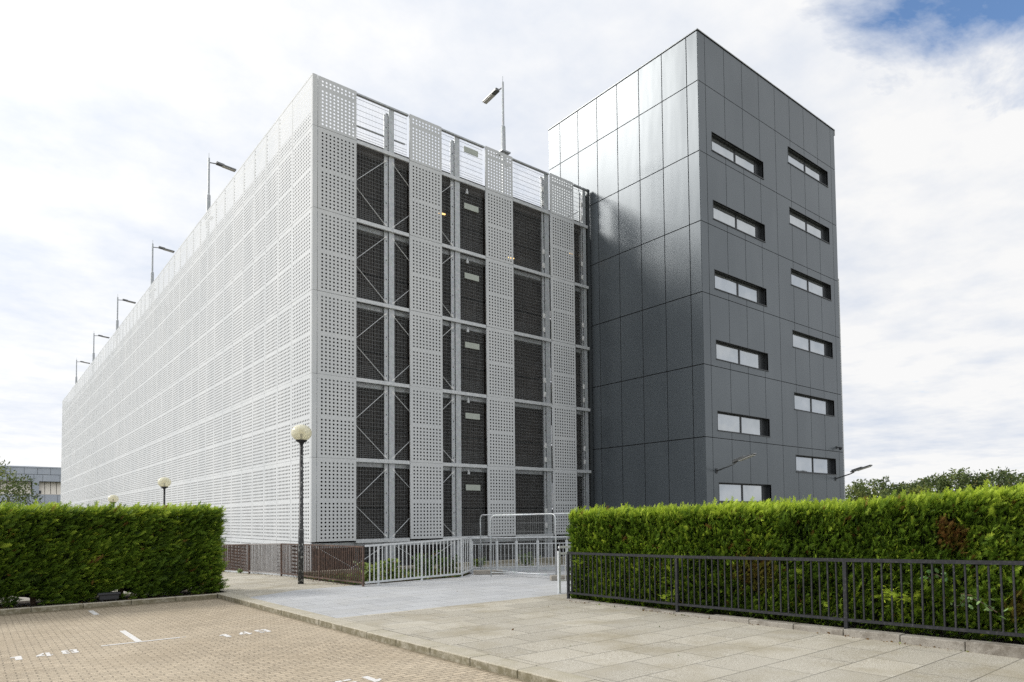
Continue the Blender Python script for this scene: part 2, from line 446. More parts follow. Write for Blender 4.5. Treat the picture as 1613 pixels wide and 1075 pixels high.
# bracing
for i in range(6):
    z1=SEAM[i]-.27 if i<5 else SEAM[5]-.15;z0=(SEAM[i+1]+.10) if i<5 else -2.6
    for xa,xb in ((.12,2.97),(3.17,6.04)):
        mb=MB();xm=(xa+xb)/2;zm=(z0+z1)/2
        for p in ((xa,z1),(xb,z1),(xa,z0),(xb,z0)):mb.tube([(p[0],.07,p[1]),(xm,.07,zm)],.014,6)
        o=mb.build('brace',M['rail_silver'],CP)
        mb=MB()
        for p in ((xb,z1),(xb,z0),(xa,z1),(xa,z0)):
            q=np.array((p[0],.07,p[1]));d=np.array((xm,.07,zm))-q;d/=np.linalg.norm(d)
            mb.bar(q+d*.03,q+d*.16,.06,.075,(0,1,0))
        mb.build('bracket',M['rail_white'],o)
# plates, small cameras, brackets in the bays
for z in (15.64,13.19,10.2,7.26,4.27,1.27):
    mb=MB();mb.box(6.63,7.36,.06,.09,z-.12,z+.12);mb.build('notice_plate',M['sign'],CP)
    if z<15:
        mb=MB();mb.box(6.73,6.83,.06,.13,z+.55,z+.66);mb.box(6.755,6.805,.07,.10,z+.66,z+.76);mb.build('sensor_box',M['rail_silver'],CP)
for zb in (14.59,11.64,8.64,5.64,2.64,-.36):
    for X in (11.06,13.58):
        for dz in (0,.65):
            mb=MB();mb.box(X-.06,X+.06,.055,.085,zb+dz-.11,zb+dz+.11);mb.box(X-.02,X+.02,.03,.055,zb+dz-.05,zb+dz+.05)
            mb.build('bracket',M['rail_white'],CP)
for X,Y,Z in ((6.55,.40,13.25),(6.62,.40,13.28),(10.05,.40,11.98),(13.25,.4,13.0)):
    pass
for (X,Z) in ((5.73,12.72),(9.42,11.72),(13.2,12.85)):
    mb=MB();mb.bar((X-.16,.40,Z-.02),(X+.16,.42,Z+.0),.05,.05);mb.build('strip_light',M['glow'],CP)

# ------------------------------------------------------------------ stair tower
XT,YT,YB,XR,TT=14.17,-6.344,3.06,26.23,20.55
TW=empty('stair_tower',(XT,YT,-1.9),'dark grey metal clad stair tower with two columns of slot windows beside the car park','building')
TS=[18.365,15.34,12.345,9.33,6.30,3.27,.25,-2.77]
edges=[TT-.03]+TS
def cells(xs,zs,holes,gap,emit):
    for i in range(len(xs)-1):
        for j in range(len(zs)-1):
            a,b,c,d=xs[i]+gap/2,xs[i+1]-gap/2,zs[j+1]+gap/2,zs[j]-gap/2
            cut=[h for h in holes if h[0]<b and h[1]>a and h[2]<d and h[3]>c]
            if not cut:emit(a,b,c,d);continue
            h=cut[0];ha,hb,hc,hd=max(h[0],a),min(h[1],b),max(h[2],c),min(h[3],d)
            if hd<d:emit(a,b,hd,d)
            if hc>c:emit(a,b,c,hc)
            if ha>a:emit(a,ha,hc,hd)
            if hb<b:emit(hb,b,hc,hd)
ys=[YT,-5.77,-4.45,-3.13,-1.80,-.48,.84,2.16,YB]
mb=MB()
cells(ys,edges,[],.036,lambda a,b,c,d:mb.box(XT,XT+.03,a+(.0 if a>YT+.1 else .0),b,c,d))
mb.build('side_cladding',M['clad'],TW,bevel=.004)
xs=[XT+.004,14.68,16.08,17.47,18.85,20.24,21.60,22.96,24.34,25.77,XR]
WIN=[(15.07,19.11,z-.80,z) for z in (16.45,13.47,10.46,7.44,4.41,1.39)]+[(21.39,25.37,z-.80,z) for z in (18.0,14.98,11.96,8.93,5.90,2.88)]
mb=MB()
cells(xs,edges,WIN,.028,lambda a,b,c,d:mb.box(a,b,YT,YT+.03,c,d))
mb.build('front_cladding',M['clad'],TW)
mb=MB();mb.box(XT+.034,XT+.06,YT+.034,YB,-2.8,TT-.04);mb.box(XR-.03,XR,YT+.034,YB,-2.8,TT-.04)
# front backing with openings
zz=sorted(set([-2.8,TT-.04]))
def back(a,b,ws):
    z=-2.8
    for w in sorted(ws,key=lambda w:w[2]):
        mb.box(a,b,YT+.034,YT+.06,z,w[2]);z=w[3]
    mb.box(a,b,YT+.034,YT+.06,z,TT-.04)
back(XT+.06,15.07,[]);back(15.07,19.11,WIN[:6]);back(19.11,21.39,[]);back(21.39,25.37,WIN[6:]);back(25.37,XR-.03,[])
mb.build('wall',M['dark'],TW)
mb=MB();mb.box(XT-.03,XR+.03,YT-.03,YB,TT-.012,TT+.03);mb.build('roof',M['coping'],TW)
mb=MB();mb.box(XT-.035,XR+.035,YT-.036,YT-.03,TT-.0,TT+.032);mb.box(XR+.03,XR+.036,YT-.03,YB,TT-.3,TT+.03);mb.build('coping_edge',M['panel'],TW)
for (a,b,c,d) in WIN:
    D=.26
    mb=MB()
    mb.box(a-.02,a,YT-.006,YT+D,c-.02,d+.02);mb.box(b,b+.02,YT-.006,YT+D,c-.02,d+.02);mb.box(a,b,YT-.006,YT+D,d,d+.02);mb.box(a-.02,b+.02,YT-.03,YT+D,c-.035,c)
    wn=mb.build('window',M['frame'],TW)
    mb=MB();y0=YT+D-.07;xm=(a+b)/2-.0
    mb.box(a,a+.05,y0,y0+.05,c,d);mb.box(b-.05,b,y0,y0+.05,c,d);mb.box(a+.05,b-.05,y0,y0+.05,c,c+.05);mb.box(a+.05,b-.05,y0,y0+.05,d-.05,d);mb.box(xm-.04,xm+.04,y0-.01,y0+.05,c+.05,d-.05)
    mb.box(b-.42,b-.36,y0-.01,y0+.05,c+.05,d-.05)
    mb.build('frame',M['frame'],wn)
    mb=MB();mb.box(a+.05,xm-.04,y0+.02,y0+.03,c+.05,d-.05);mb.box(xm+.04,b-.42,y0+.02,y0+.03,c+.05,d-.05);mb.build('pane',M['glass'],wn)
    mb=MB();mb.box(b-.36,b-.05,y0+.02,y0+.03,c+.05,d-.05);mb.build('vent_panel',M['frame'],wn)
# white perforated strip at the far right edge
mb=MB()
mb.box(XR+.14,XR+.20,YT+.05,YT+.4,-2.6,12.55)
z=-2.5
while z<12.5:
    mb.box(XR+.05,XR+.14,YT+.06,YT+.09,z,z+.075);z+=.135
mb.build('edge_screen',M['panel'],TW)
mb=MB();mb.box(XT+.07,XR-.04,YB-.1,YB-.04,-2.8,TT-.05);mb.build('rear_wall',M['clad'],TW)

def wall_lamp(x,z,label):
    e=empty('wall_lamp',(x,YT,z),label,'lamp','wall lamps on the dark tower')
    mb=MB();mb.box(x-.06,x+.06,YT-.04,YT-.001,z-.10,z+.10);mb.build('wall_plate',M['frame'],e)
    mb=MB();mb.tube([(x,YT-.04,z),(x,YT-.75,z+.20),(x,YT-.95,z+.28)],.03,8);mb.build('arm',M['lampgrey'],e,True)
    mb=MB();mb.bar((x,YT-.80,z+.30),(x,YT-1.80,z+.58),.24,.06);mb.bar((x,YT-.85,z+.37),(x,YT-1.35,z+.51),.2,.06)
    h=mb.build('lamp_head',M['lampgrey'],e,bevel=.015)
    mb=MB();mb.bar((x,YT-1.1,z+.338),(x,YT-1.75,z+.52),.22,.02);mb.build('lens',M['lens'],h)
wall_lamp(14.89,1.88,'floodlight on a short arm near the left corner of the dark tower')
wall_lamp(25.29,1.86,'floodlight on a short arm at the right edge of the dark tower')
e=empty('security_camera',(25.5,YT,3.45),'small dark security camera high on the right edge of the dark tower','camera')
mb=MB();mb.box(25.44,25.56,YT-.05,YT-.001,3.42,3.54);mb.tube([(25.5,YT-.05,3.48),(25.5,YT-.14,3.47)],.025);mb.build('mount',M['frame'],e)
mb=MB();mb.lathe((25.5,YT-.2,3.42),[(0.001,-.09),(.06,-.07),(.085,0),(.085,.06),(0.001,.08)],14);mb.build('dome',M['darkbox'],e,True)

# ------------------------------------------------------------------ roof lamps
RL=empty('roof_lamp',(9.17,.6,16.1),'tall galvanised roof lamp above the mesh bays at the short end of the car park','lamp','lamps along the car park roof')
def roof_lamp_parts(e,x,y):
    z=16.1
    mb=MB();mb.box(x-.24,x+.24,y-.24,y+.24,16.50,16.56);mb.bar((x-.1,y+.1,16.50),(x-.1,y-.12,15.9),.1,.1);mb.box(x-.06,x+.06,y-.02,y+.1,14.2,16.5)
    mb.build('bracket',M['galv'],e)
    mb=MB();mb.tube([(x,y,16.56),(x,y,17.75),(x,y,17.83),(x,y,19.85)],[.115,.105,.06,.052],12);mb.build('pole',M['galv'],e)
    mb=MB();mb.tube([(x,y,19.85),(x,y,20.12)],.012,6);mb.build('spike',M['galv'],e)
    mb=MB();mb.tube([(x,y,19.6),(x+.45,y,19.66)],.03,8);mb.build('arm',M['lampgrey'],e)
    mb=MB();mb.bar((x+.38,y,19.68),(x+1.42,y,19.60),.25,.085);mb.bar((x+.38,y,19.745),(x+.8,y,19.71),.2,.05);h=mb.build('lamp_head',M['lampgrey'],e,bevel=.02)
    mb=MB();mb.bar((x+.7,y,19.60),(x+1.38,y,19.545),.2,.02);mb.build('lens',M['lens'],h)
roof_lamp_parts(RL,9.17,.6)
RL.rotation_euler=(0,0,PI/2)
for k,(y,l) in enumerate(((15.6,'roof lamp on the long side of the car park, nearest to the corner'),(30.2,'roof lamp on the long side of the car park, second from the corner'),(44.9,'roof lamp on the long side of the car park, middle one of the five'),(59.6,'roof lamp on the long side of the car park, fourth from the corner'),(74.5,'roof lamp at the far left end of the long car park side'))):
    copy_tree(RL,(.45,y,16.1),l,0)

# ------------------------------------------------------------------ globe lamps
gz=G(-3.63)
GL=empty('globe_lamp',(-1.83,-3.63,gz),'nearest globe lamp on a flaking black post, beside the rusty railing','lamp','globe lamps on black posts')
x,y=-1.83,-3.63
mb=MB();mb.tube([(x,y,gz-.05),(x,y,gz+1.6),(x,y,gz+1.62),(x,y,gz+4.12)],[.085,.08,.062,.05],14);mb.build('pole',M['pole_flaky'],GL,True)
mb=MB();mb.lathe((x,y,gz+4.12),[(.05,-.04),(.06,0),(.15,.05),(.165,.075),(.16,.09),(.05,.10),(.001,.10)],20);mb.build('collar',M['black'],GL,True)
cz=gz+4.42
prof=[(.295*math.sin(a),-.25*math.cos(a)) for a in np.linspace(.5,PI-.001,18)]
mb=MB();mb.lathe((x,y,cz),prof+[(.29*math.sin(a),-.245*math.cos(a)) for a in np.linspace(PI-.001,.5,18)],28);mb.build('globe',M['globe'],GL,True)
mb=MB();mb.tube([(x,y,gz+4.22),(x,y,cz-.03)],.035,12);mb.mat(1);mb.tube([(x,y,cz-.03),(x,y,cz+.13)],.085,14);mb.build('bulb',[M['darkbox'],M['bulb']],GL)
p=at_depth(259,760,32.);copy_tree(GL,(p[0],p[1],p[2]-4.42),'globe lamp rising clear above the left hedge on its black post')
p=at_depth(178.5,786,41.5);copy_tree(GL,(p[0],p[1],p[2]-4.42),'globe lamp whose globe just shows above the left hedge, farthest of the three')

# ------------------------------------------------------------------ ground
def sheet(name,xs_,ys_,dz,mat,kind='structure',sub=None):
    """sheet following the pavement slope; xs_=(x0,x1); ys_ list"""
    mb=MB()
    for a,b in zip(ys_[:-1],ys_[1:]):
        mb.poly([(xs_[0],a,G(a)+dz),(xs_[1],a,G(a)+dz),(xs_[1],b,G(b)+dz),(xs_[0],b,G(b)+dz)])
    o=mb.build(name,mat);return tag(o,kind=kind)
mb=MB()
Ys=[-3000,-60,-30,0,9,12,24,60,3000];Gz=lambda y:(G(max(-30,min(24,y))))-.45
for a,b in zip(Ys[:-1],Ys[1:]):
    mb.poly([(-3000,a,Gz(a)),(3000,a,Gz(a)),(3000,b,Gz(b)),(-3000,b,Gz(b))])
tag(mb.build('ground',M['ground']),kind='structure')
mb=MB();z0=G(-30)
mb.poly([(-60,-60,G(-30)-.1),(-4.45,-60,G(-30)-.1),(-4.45,-30,G(-30)-.1),(-60,-30,G(-30)-.1)])
mb.poly([(-60,-30,G(-30)-.1),(-4.45,-30,G(-30)-.1),(-4.45,-4.85,G(-4.85)-.1),(-60,-4.85,G(-4.85)-.1)])
tag(mb.build('parking_area',M['pavers']),kind='structure')
sheet('pavement',(-4.15,40),[-40,-30,-11.25],0,M['slab'])
mb=MB()
def gp(x,y,dz=0):return (x,y,G(y)+dz)
mb.poly([gp(-4.15,-11.25),gp(6.9,-11.25),gp(6.9,-5.9),gp(4.1,-4.0),gp(2.8,-5.18),gp(-.95,-5.35),gp(-2.6,-5.4),gp(-4.15,-6.3)])
tag(mb.build('pavement',M['slabgrey']),kind='structure')
mb=MB();mb.poly([gp(-4.15,-6.3),gp(-2.6,-5.4),gp(-.95,-5.35),gp(-1.0,0),gp(-4.15,0)]);mb.poly([gp(-4.15,0),gp(-1.0,0),gp(-1.3,9),gp(-4.15,9)])
mb.poly([gp(-4.15,9),gp(-1.3,9),gp(-1.3,12),gp(-4.15,12)]);mb.poly([gp(-4.15,12),gp(-1.3,12),gp(-1.3,24),gp(-4.15,24)]);mb.poly([gp(-4.15,24),gp(-1.3,24),gp(-1.3,100),gp(-4.15,100)])
tag(mb.build('pavement',M['slab']),kind='structure')
mb=MB();mb.poly([gp(-60,-3.0,-.02),gp(-4.15,-3.0,-.02),gp(-4.15,0,-.02),gp(-60,0,-.02)])
for a,b in ((0,9),(9,12),(12,24),(24,100)):mb.poly([gp(-60,a,-.02),gp(-4.15,a,-.02),gp(-4.15,b,-.02),gp(-60,b,-.02)])
tag(mb.build('path',M['road']),kind='structure')
# long kerb of the parking area
def kerb_run(name,p,q,w,h,seg,dz=0.,mat='kerb',side=1):
    p=np.array(p,float);q=np.array(q,float);L=np.linalg.norm(q-p);n=max(1,int(round(L/seg)));d=(q-p)/L
    mb=MB()
    for i in range(n):
        a=p+d*(L*i/n+.004);b=p+d*(L*(i+1)/n-.004)
        j=random.uniform(-.003,.003);ju=random.uniform(-.004,.004)
        r=np.array((d[1],-d[0]))*side
        A=[a,b,b+r*w,a+r*w]
        A=[x+r*ju for x in A]
        n0=len(mb.v)
        for x in A:mb.v.append((x[0],x[1],G(x[1])+dz-h))
        for x in A:mb.v.append((x[0],x[1],G(x[1])+dz+j+.004))
        for k in ((0,3,2,1),(4,5,6,7),(0,1,5,4),(1,2,6,5),(2,3,7,6),(3,0,4,7)):mb.f.append(tuple(n0+i_ for i_ in k));mb.m.append(0)
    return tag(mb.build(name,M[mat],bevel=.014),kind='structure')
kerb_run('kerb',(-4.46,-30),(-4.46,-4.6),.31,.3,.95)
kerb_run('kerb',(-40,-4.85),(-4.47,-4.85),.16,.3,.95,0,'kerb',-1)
# bed under the left hedge
mb=MB();mb.poly([gp(-40,-4.70,-.01),gp(-4.3,-4.70,-.01),gp(-4.15,-3.0,0.),gp(-40,-3.0,0.)])
tag(mb.build('soil_bed',M['soil']),kind='structure')
# painted marks
def marks(name,polys,dz=-.096):
    mb=MB()
    for P in polys:mb.poly([(x,y,G(y)+dz) for x,y in P])
    return tag(mb.build(name,M['paint']),kind='structure')
def rc(a,b,c,d):return [(a,c),(b,c),(b,d),(a,d)]
marks('bay_marking',[rc(-7.34,-7.24,-6.45,-5.52)])
marks('bay_marking',[rc(-7.32,-7.225,-10.83,-9.35),rc(-7.79,-6.68,-10.91,-10.84),rc(-6.66,-6.60,-10.90,-10.86)])
marks('bay_marking',[rc(-10.24,-10.14,-6.45,-5.52),rc(-10.24,-10.14,-10.83,-9.35),rc(-10.7,-9.6,-10.91,-10.84)])
def digit(ch,x,y,w,h):
    """stencil digits"""
    q=[]
    R=lambda a,b,c,d:q.append([(x+w*a,y+h*c),(x+w*b,y+h*c),(x+w*b,y+h*d),(x+w*a,y+h*d)])
    T=lambda *pts:q.append([(x+w*a,y+h*b) for a,b in pts])
    if ch=='1':T((.35,0),(.75,0),(.75,1),(.5,1),(.1,.78),(.1,.62),(.35,.68))
    if ch=='4':
        T((0,.22),(.52,.22),(.52,.40),(.30,.40),(.52,.78),(.52,1),(.45,1),(0,.42));R(.60,.86,0,1);R(.90,1.0,.22,.40)
    if ch=='8':
        for a,b,s in ((.0,.45,0),(.55,1.,1)):
            T(*([(b,1),(a+.12,1),(a,.88),(a,.62),(a+.08,.5),(a,.38),(a,.12),(a+.12,0),(b,0),(b,.2),(a+.26,.2),(a+.26,.4),(b,.42),(b,.58),(a+.26,.6),(a+.26,.8),(b,.8)] if not s else [(a,0),(b-.12,0),(b,.12),(b,.38),(b-.08,.5),(b,.62),(b,.88),(b-.12,1),(a,1),(a,.8),(b-.26,.8),(b-.26,.6),(a,.58),(a,.42),(b-.26,.4),(b-.26,.2),(a,.2)]))
    if ch=='9':
        T((.45,1),(.12,1),(0,.88),(0,.52),(.12,.4),(.45,.4),(.45,.58),(.26,.6),(.26,.8),(.45,.8));R(.02,.45,0,.2)
        T((.55,0),(.88,0),(1,.12),(1,.88),(.88,1),(.55,1),(.55,.8),(.74,.8),(.74,.6),(.55,.58),(.55,.4),(.74,.4),(.74,.2),(.55,.2))
    if ch=='5':
        T((1,1),(0,1),(0,.45),(.45,.45),(.45,.62),(.26,.62),(.26,.8),(1,.8));T((.55,0),(.88,0),(1,.12),(1,.5),(.88,.62),(.55,.62),(.55,.45),(.74,.43),(.74,.2),(.55,.2));R(0,.45,0,.2)
    return q
for txt,x0,y0,w in (('148',-8.93,-11.33,.20),('149',-6.17,-11.40,.20)):
    P=[]
    for i,ch in enumerate(txt):P+=digit(ch,x0+i*.31,y0+i*.035,w,.34)
    marks('bay_number',P)
P=[]
for i,ch in enumerate('15'):P+=[[(2*(-5.70)-a,2*(-15.42)-b) for a,b in poly] for poly in digit(ch,-5.78+i*.3,-15.3,.2,.34)]
marks('bay_number',P)

# ------------------------------------------------------------------ railings
def rail_run(root,p,q,zt,zb,step,bar,mat,post=None,ends=(1,1),rails=(.045,.035),flat=None,foot=True,label=None,zfoot=None):
    """one framed panel: top rail, bottom rail, bars as one 'infill' part"""
    p=np.array(p,float);q=np.array(q,float);L=np.linalg.norm(q-p);d=(q-p)/L
    h=lambda s,a:a[0]+(a[1]-a[0])*s/L
    mb=MB()
    A=(*p,zt[0]);B=(*q,zt[1])
    mb.bar(A,B,rails[0],rails[0]);A2=(*p,zb[0]);B2=(*q,zb[1]);mb.bar(A2,B2,rails[1],rails[1])
    n=int(L/step)
    for i in range(1,n):
        s=L*i/n;c=p+d*s;a,b=h(s,zb)+.012,h(s,zt)-.015
        tw=random.uniform(-.006,.006)
        if flat:mb.bar((c[0],c[1],a),(c[0]+tw,c[1]+tw,b),*flat,up=(d[0],d[1],0))
        else:mb.tube([(c[0],c[1],a),(c[0]+tw,c[1]+tw,b)],bar,8)
    o=mb.build('railing_panel',mat,root)
    if label:o['label']=label
    return o
# black railing, right: feet measured
bp=[(.755,-12.20,-1.764),(.612,-15.20,-1.719),(.475,-18.28,-1.639),(.34,-21.35,-1.55),(.2,-24.4,-1.46)]
BR=empty('black_railing',(bp[0][0],bp[0][1],bp[0][2]),'long black painted steel railing in front of the right hedge','railing')
for a,b in zip(bp[:-1],bp[1:]):
    dv=.0
    rail_run(BR,a[:2],b[:2],(a[2]+.985,b[2]+.985),(a[2]+.13,b[2]+.13),.128,.010,M['black'],rails=(.048,.040),flat=(.020,.020))
for a in bp:
    mb=MB();mb.box(a[0]-.025,a[0]+.025,a[1]-.025,a[1]+.025,a[2]-.06,a[2]+.96);mb.build('post',M['black'],BR)
# short return of the black railing at its far end
rail_run(BR,bp[0][:2],(1.5,-12.0),(bp[0][2]+.985,)*2,(bp[0][2]+.13,)*2,.128,.01,M['black'],rails=(.048,.040),flat=(.02,.02))
# concrete edging under it
mb=MB()
for a,b in zip(bp[:-1],bp[1:]):
    n=4
    for k in range(n):
        s0,s1=k/n,(k+1)/n
        P0=[a[i]+(b[i]-a[i])*s0 for i in range(3)];P1=[a[i]+(b[i]-a[i])*s1 for i in range(3)]
        jz=random.uniform(-.008,.008);g=.004;n0=len(mb.v)
        for (X,Y,Z) in ((P0[0]-.11,P0[1]-g,0),(P1[0]-.11,P1[1]+g,0),(P1[0]+.09,P1[1]+g,0),(P0[0]+.09,P0[1]-g,0)):mb.v.append((X,Y,G(Y)-.2))
        for (X,Y,Z) in ((P0[0]-.11,P0[1]-g,P0[2]),(P1[0]-.11,P1[1]+g,P1[2]),(P1[0]+.09,P1[1]+g,P1[2]),(P0[0]+.09,P0[1]-g,P0[2])):mb.v.append((X,Y,Z+jz))
        for q in ((0,3,2,1),(4,5,6,7),(0,1,5,4),(1,2,6,5),(2,3,7,6),(3,0,4,7)):mb.f.append(tuple(n0+i_ for i_ in q));mb.m.append(0)
tag(mb.build('kerb',M['edging'],bevel=.012),kind='structure')
mb=MB();mb.poly([(.74,-12.1,-1.783),(.15,-26,-1.643),(8,-26,-1.643),(8,-12.1,-1.783)]);tag(mb.build('soil_bed',M['soil']),kind='structure')
# rusty railing along the car park side
yb=[-5.85,-3.1,-.15,2.9,5.8,8.8,11.8]
xb=lambda y:-.95-(y+5.85)*.033
RB=empty('rusty_railing',(xb(0),-5.85,G(-5.85)),'old railing in rusty brown and grey sections along the car park side','railing')
for i,(a,b) in enumerate(zip(yb[:-1],yb[1:])):
    grey=i in(2,4)
    za,zb_=G(a)+1.09,G(b)+1.09
    rail_run(RB,(xb(a),a+.03),(xb(b),b-.03),(za,zb_),(G(a)+.10,G(b)+.10),115e-3,.012,M['rustgrey' if grey else 'rust'],rails=(.04,.04),flat=(.030,.018),label='grey weathered section' if grey else None)
for y in yb:
    mb=MB();mb.box(xb(y)-.025,xb(y)+.025,y-.025,y+.025,G(y)-.05,G(y)+1.11);mb.build('post',M['rust'],RB)
# silver railing in front
SR=empty('silver_railing',(-.9,-5.83,G(-5.8)),'galvanised round bar railing in front of the planting bed, joined to the rusty railing','railing')
sp=[(-.88,-5.84),(-.44,-5.76),(1.17,-5.43),(2.80,-5.16),(3.95,-4.05)]
def T(u):return None
tops=[-.745,-.735,-.70,-.655,-.66]
for i,(a,b) in enumerate(zip(sp[:-1],sp[1:])):
    rail_run(SR,a,b,(tops[i],tops[i+1]),(G(a[1])+.10,G(b[1])+.10),.145 if i<3 else .27,.017 if i<3 else .013,M['rail_silver'],rails=(.05,.05))
for i,a in enumerate(sp):
    if i==0:continue
    mb=MB();mb.tube([(*a,G(a[1])-.02),(*a,tops[i])],.03,12);mb.lathe((*a,G(a[1])),[(.07,.0),(.07,.012),(.03,.014)],14);mb.build('post',M['rail_silver'],SR,False)
# gate railing behind the mesh fence
gr=[(4.05,-3.95),(4.78,-4.42),(5.35,-4.78),(5.98,-5.18),(6.85,-5.72),(8.0,-6.3)]
GR=empty('ramp_railing',(4.05,-3.95,G(-4)),'low galvanised railing on a steel kerb plate, behind the leaning mesh panels','railing')
for a,b in zip(gr[:-1],gr[1:]):
    rail_run(GR,a,b,(-.90,-.90),(G(a[1])+.17,G(b[1])+.17),.115,.011,M['rail_silver'],rails=(.03,.03))
for a in gr:
    mb=MB();mb.box(a[0]-.035,a[0]+.035,a[1]-.035,a[1]+.035,G(a[1])-.02,-.80);mb.tube([(*a,-.80),(*a,-.70)],.012,8);mb.build('post',M['rail_silver'],GR)
mb=MB()
for a,b in zip(gr[:-1],gr[1:]):mb.tube([(*a,-.69),(*b,-.69)],.024,10)
mb.build('handrail',M['rail_silver'],GR)
mb=MB()
for a,b in zip(gr[:-1],gr[1:]):mb.bar((*a,G(a[1])+.07),(*b,G(b[1])+.07),.06,.14)
mb.build('kerb_plate',M['galv'],GR)
# white return railing at the hedge end
WR=empty('white_railing',(1.5,-11.1,G(-11.1)),'short white painted steel railing standing by the left end of the right hedge','railing')
wr=[(1.50,-11.10),(2.6,-11.25),(3.4,-11.3)]
for a,b in zip(wr[:-1],wr[1:]):
    rail_run(WR,a,b,(-.86,-.86),(G(a[1])+.30,G(b[1])+.30),.16,.009,M['rail_white'],rails=(.05,.035))
    mb=MB();mb.bar((*a,-.71),(*b,-.71),.05,.05);mb.build('handrail',M['rail_white'],WR)
for a in wr:
    mb=MB();mb.box(a[0]-.03,a[0]+.03,a[1]-.03,a[1]+.03,G(a[1])-.02,-.80);mb.build('post',M['rail_silver'],WR)

# temporary mesh fence panels
def mesh_fence(p,q,zt,zb,label):
    e=empty('mesh_fence_panel',(p[0],p[1],G(p[1])),label,'fence','temporary mesh fence panels')
    p=np.array(p);q=np.array(q);L=np.linalg.norm(q-p);d=(q-p)/L;r=.16
    P=lambda s,z:(p[0]+d[0]*s,p[1]+d[1]*s,z)
    pts=[P(0,zb[0]-.12)]+[P(r-r*math.cos(t),zt[0]-r+r*math.sin(t)) for t in np.linspace(0,PI/2,6)]
    pts+=[P(L-r+r*math.sin(t),zt[1]-r+r*math.cos(t)) for t in np.linspace(0,PI/2,6)]+[P(L,zb[1]-.12)]
    mb=MB();mb.tube(pts,.021,10);mb.tube([P(0,zb[0]),P(L,zb[1])],.019,8);mb.build('frame',M['galv'],e,True)
    mb=MB();s=.04
    while s<L-.03:
        a=zb[0]+(zb[1]-zb[0])*s/L;b=zt[0]+(zt[1]-zt[0])*s/L
        mb.bar(P(s,a),P(s,b-.02),.0022,.0022);s+=.075
    for k in range(1,7):
        z=k/7;za=zb[0]+(zt[0]-zb[0])*z;zc=zb[1]+(zt[1]-zb[1])*z
        mb.bar(P(.01,za),P(L-.01,zc),.003,.003)
    mb.build('wire_mesh',M['wire'],e)
    return e
mesh_fence((4.15,-4.33),(4.02,-8.25),(.10,.10),(-1.72,-1.72),'tall round-cornered mesh fence panel, its left edge beside the silver railing')
mesh_fence((3.52,-5.75),(4.75,-9.4),(.07,.12),(-1.73,-1.68),'tall mesh fence panel overlapping another, running in behind the hedge end')
def block(p,q,label):
    e=MB();a=np.array((*p,G(p[1])+.075));b=np.array((*q,G(q[1])+.075))
    e.bar(a,b,.22,.145);o=e.build('concrete_foot',M['edging'],bevel=.02)
    tag(o,label,'concrete block','concrete feet of the mesh fence')
block((3.55,-4.75),(4.35,-5.3),'dark concrete foot under the left ends of the mesh fence')
block((3.75,-8.3),(4.5,-8.7),'dark concrete foot on the pavement near the white railing')
# ramp deck beyond
mb=MB();mb.poly([(4.1,-4.0,G(-4)-.004),(6.9,-5.9,G(-5.9)-.004),(9,-6,G(-6)-.004),(9,-.8,G(-4)-.004),(4.1,-.8,G(-4)-.004)]);tag(mb.build('pavement',M['road']),kind='structure')
# planting bed
mb=MB();mb.poly([gp(-.93,-5.35,.004),gp(2.8,-5.1,.004),gp(4.1,-3.9,.004),gp(4.1,-1.15,.004),gp(-1.0,-1.15,.004)])
tag(mb.build('soil_bed',M['soil']),kind='structure')
mb=MB();mb.poly([gp(-1.0,-1.15,-.3),gp(14.1,-1.15,-.3),gp(14.1,9,-.3),gp(-1.3,9,-.3)]);tag(mb.build('yard',M['road']),kind='structure')
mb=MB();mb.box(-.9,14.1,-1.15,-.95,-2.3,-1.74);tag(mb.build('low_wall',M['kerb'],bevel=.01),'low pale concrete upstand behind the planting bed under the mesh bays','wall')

# ------------------------------------------------------------------ hedges
def spray_template(nl=5,L=1.,seed=0):
    r=np.random.default_rng(seed);V=[];F=[]
    def tri(a,b,c):
        n=len(V);V.extend([a,b,c]);F.append((n,n+1,n+2))
    # central stem
    w=.035
    tri((-w,0,0),(w,0,0),(0,L,.10*L))
    for i in range(nl):
        for s in(-1,1):
            t=.12+.78*(i+(.5 if s>0 else 0))/nl
            ln=L*(.42-.30*t)*r.uniform(.8,1.2);an=.52+r.uniform(-.12,.12)
            b=np.array((0,t*L,.10*L*t));d=np.array((s*math.sin(an),math.cos(an),r.uniform(-.15,.15)))
            n=np.array((-s*math.cos(an),math.sin(an),0))*.032
            tri(tuple(b-n),tuple(b+n),tuple(b+d*ln))
            mid=b+d*ln*.45
            for s2 in(-1,1):
                a2=an*s+s2*.6;d2=np.array((math.sin(a2),math.cos(a2),r.uniform(-.2,.2)))
                nn=np.array((-d2[1],d2[0],0))*.020
                tri(tuple(mid-nn),tuple(mid+nn),tuple(mid+d2*ln*.45))
    return np.array(V),np.array(F)
TEMPL=[spray_template(5,1.,s) for s in range(3)]
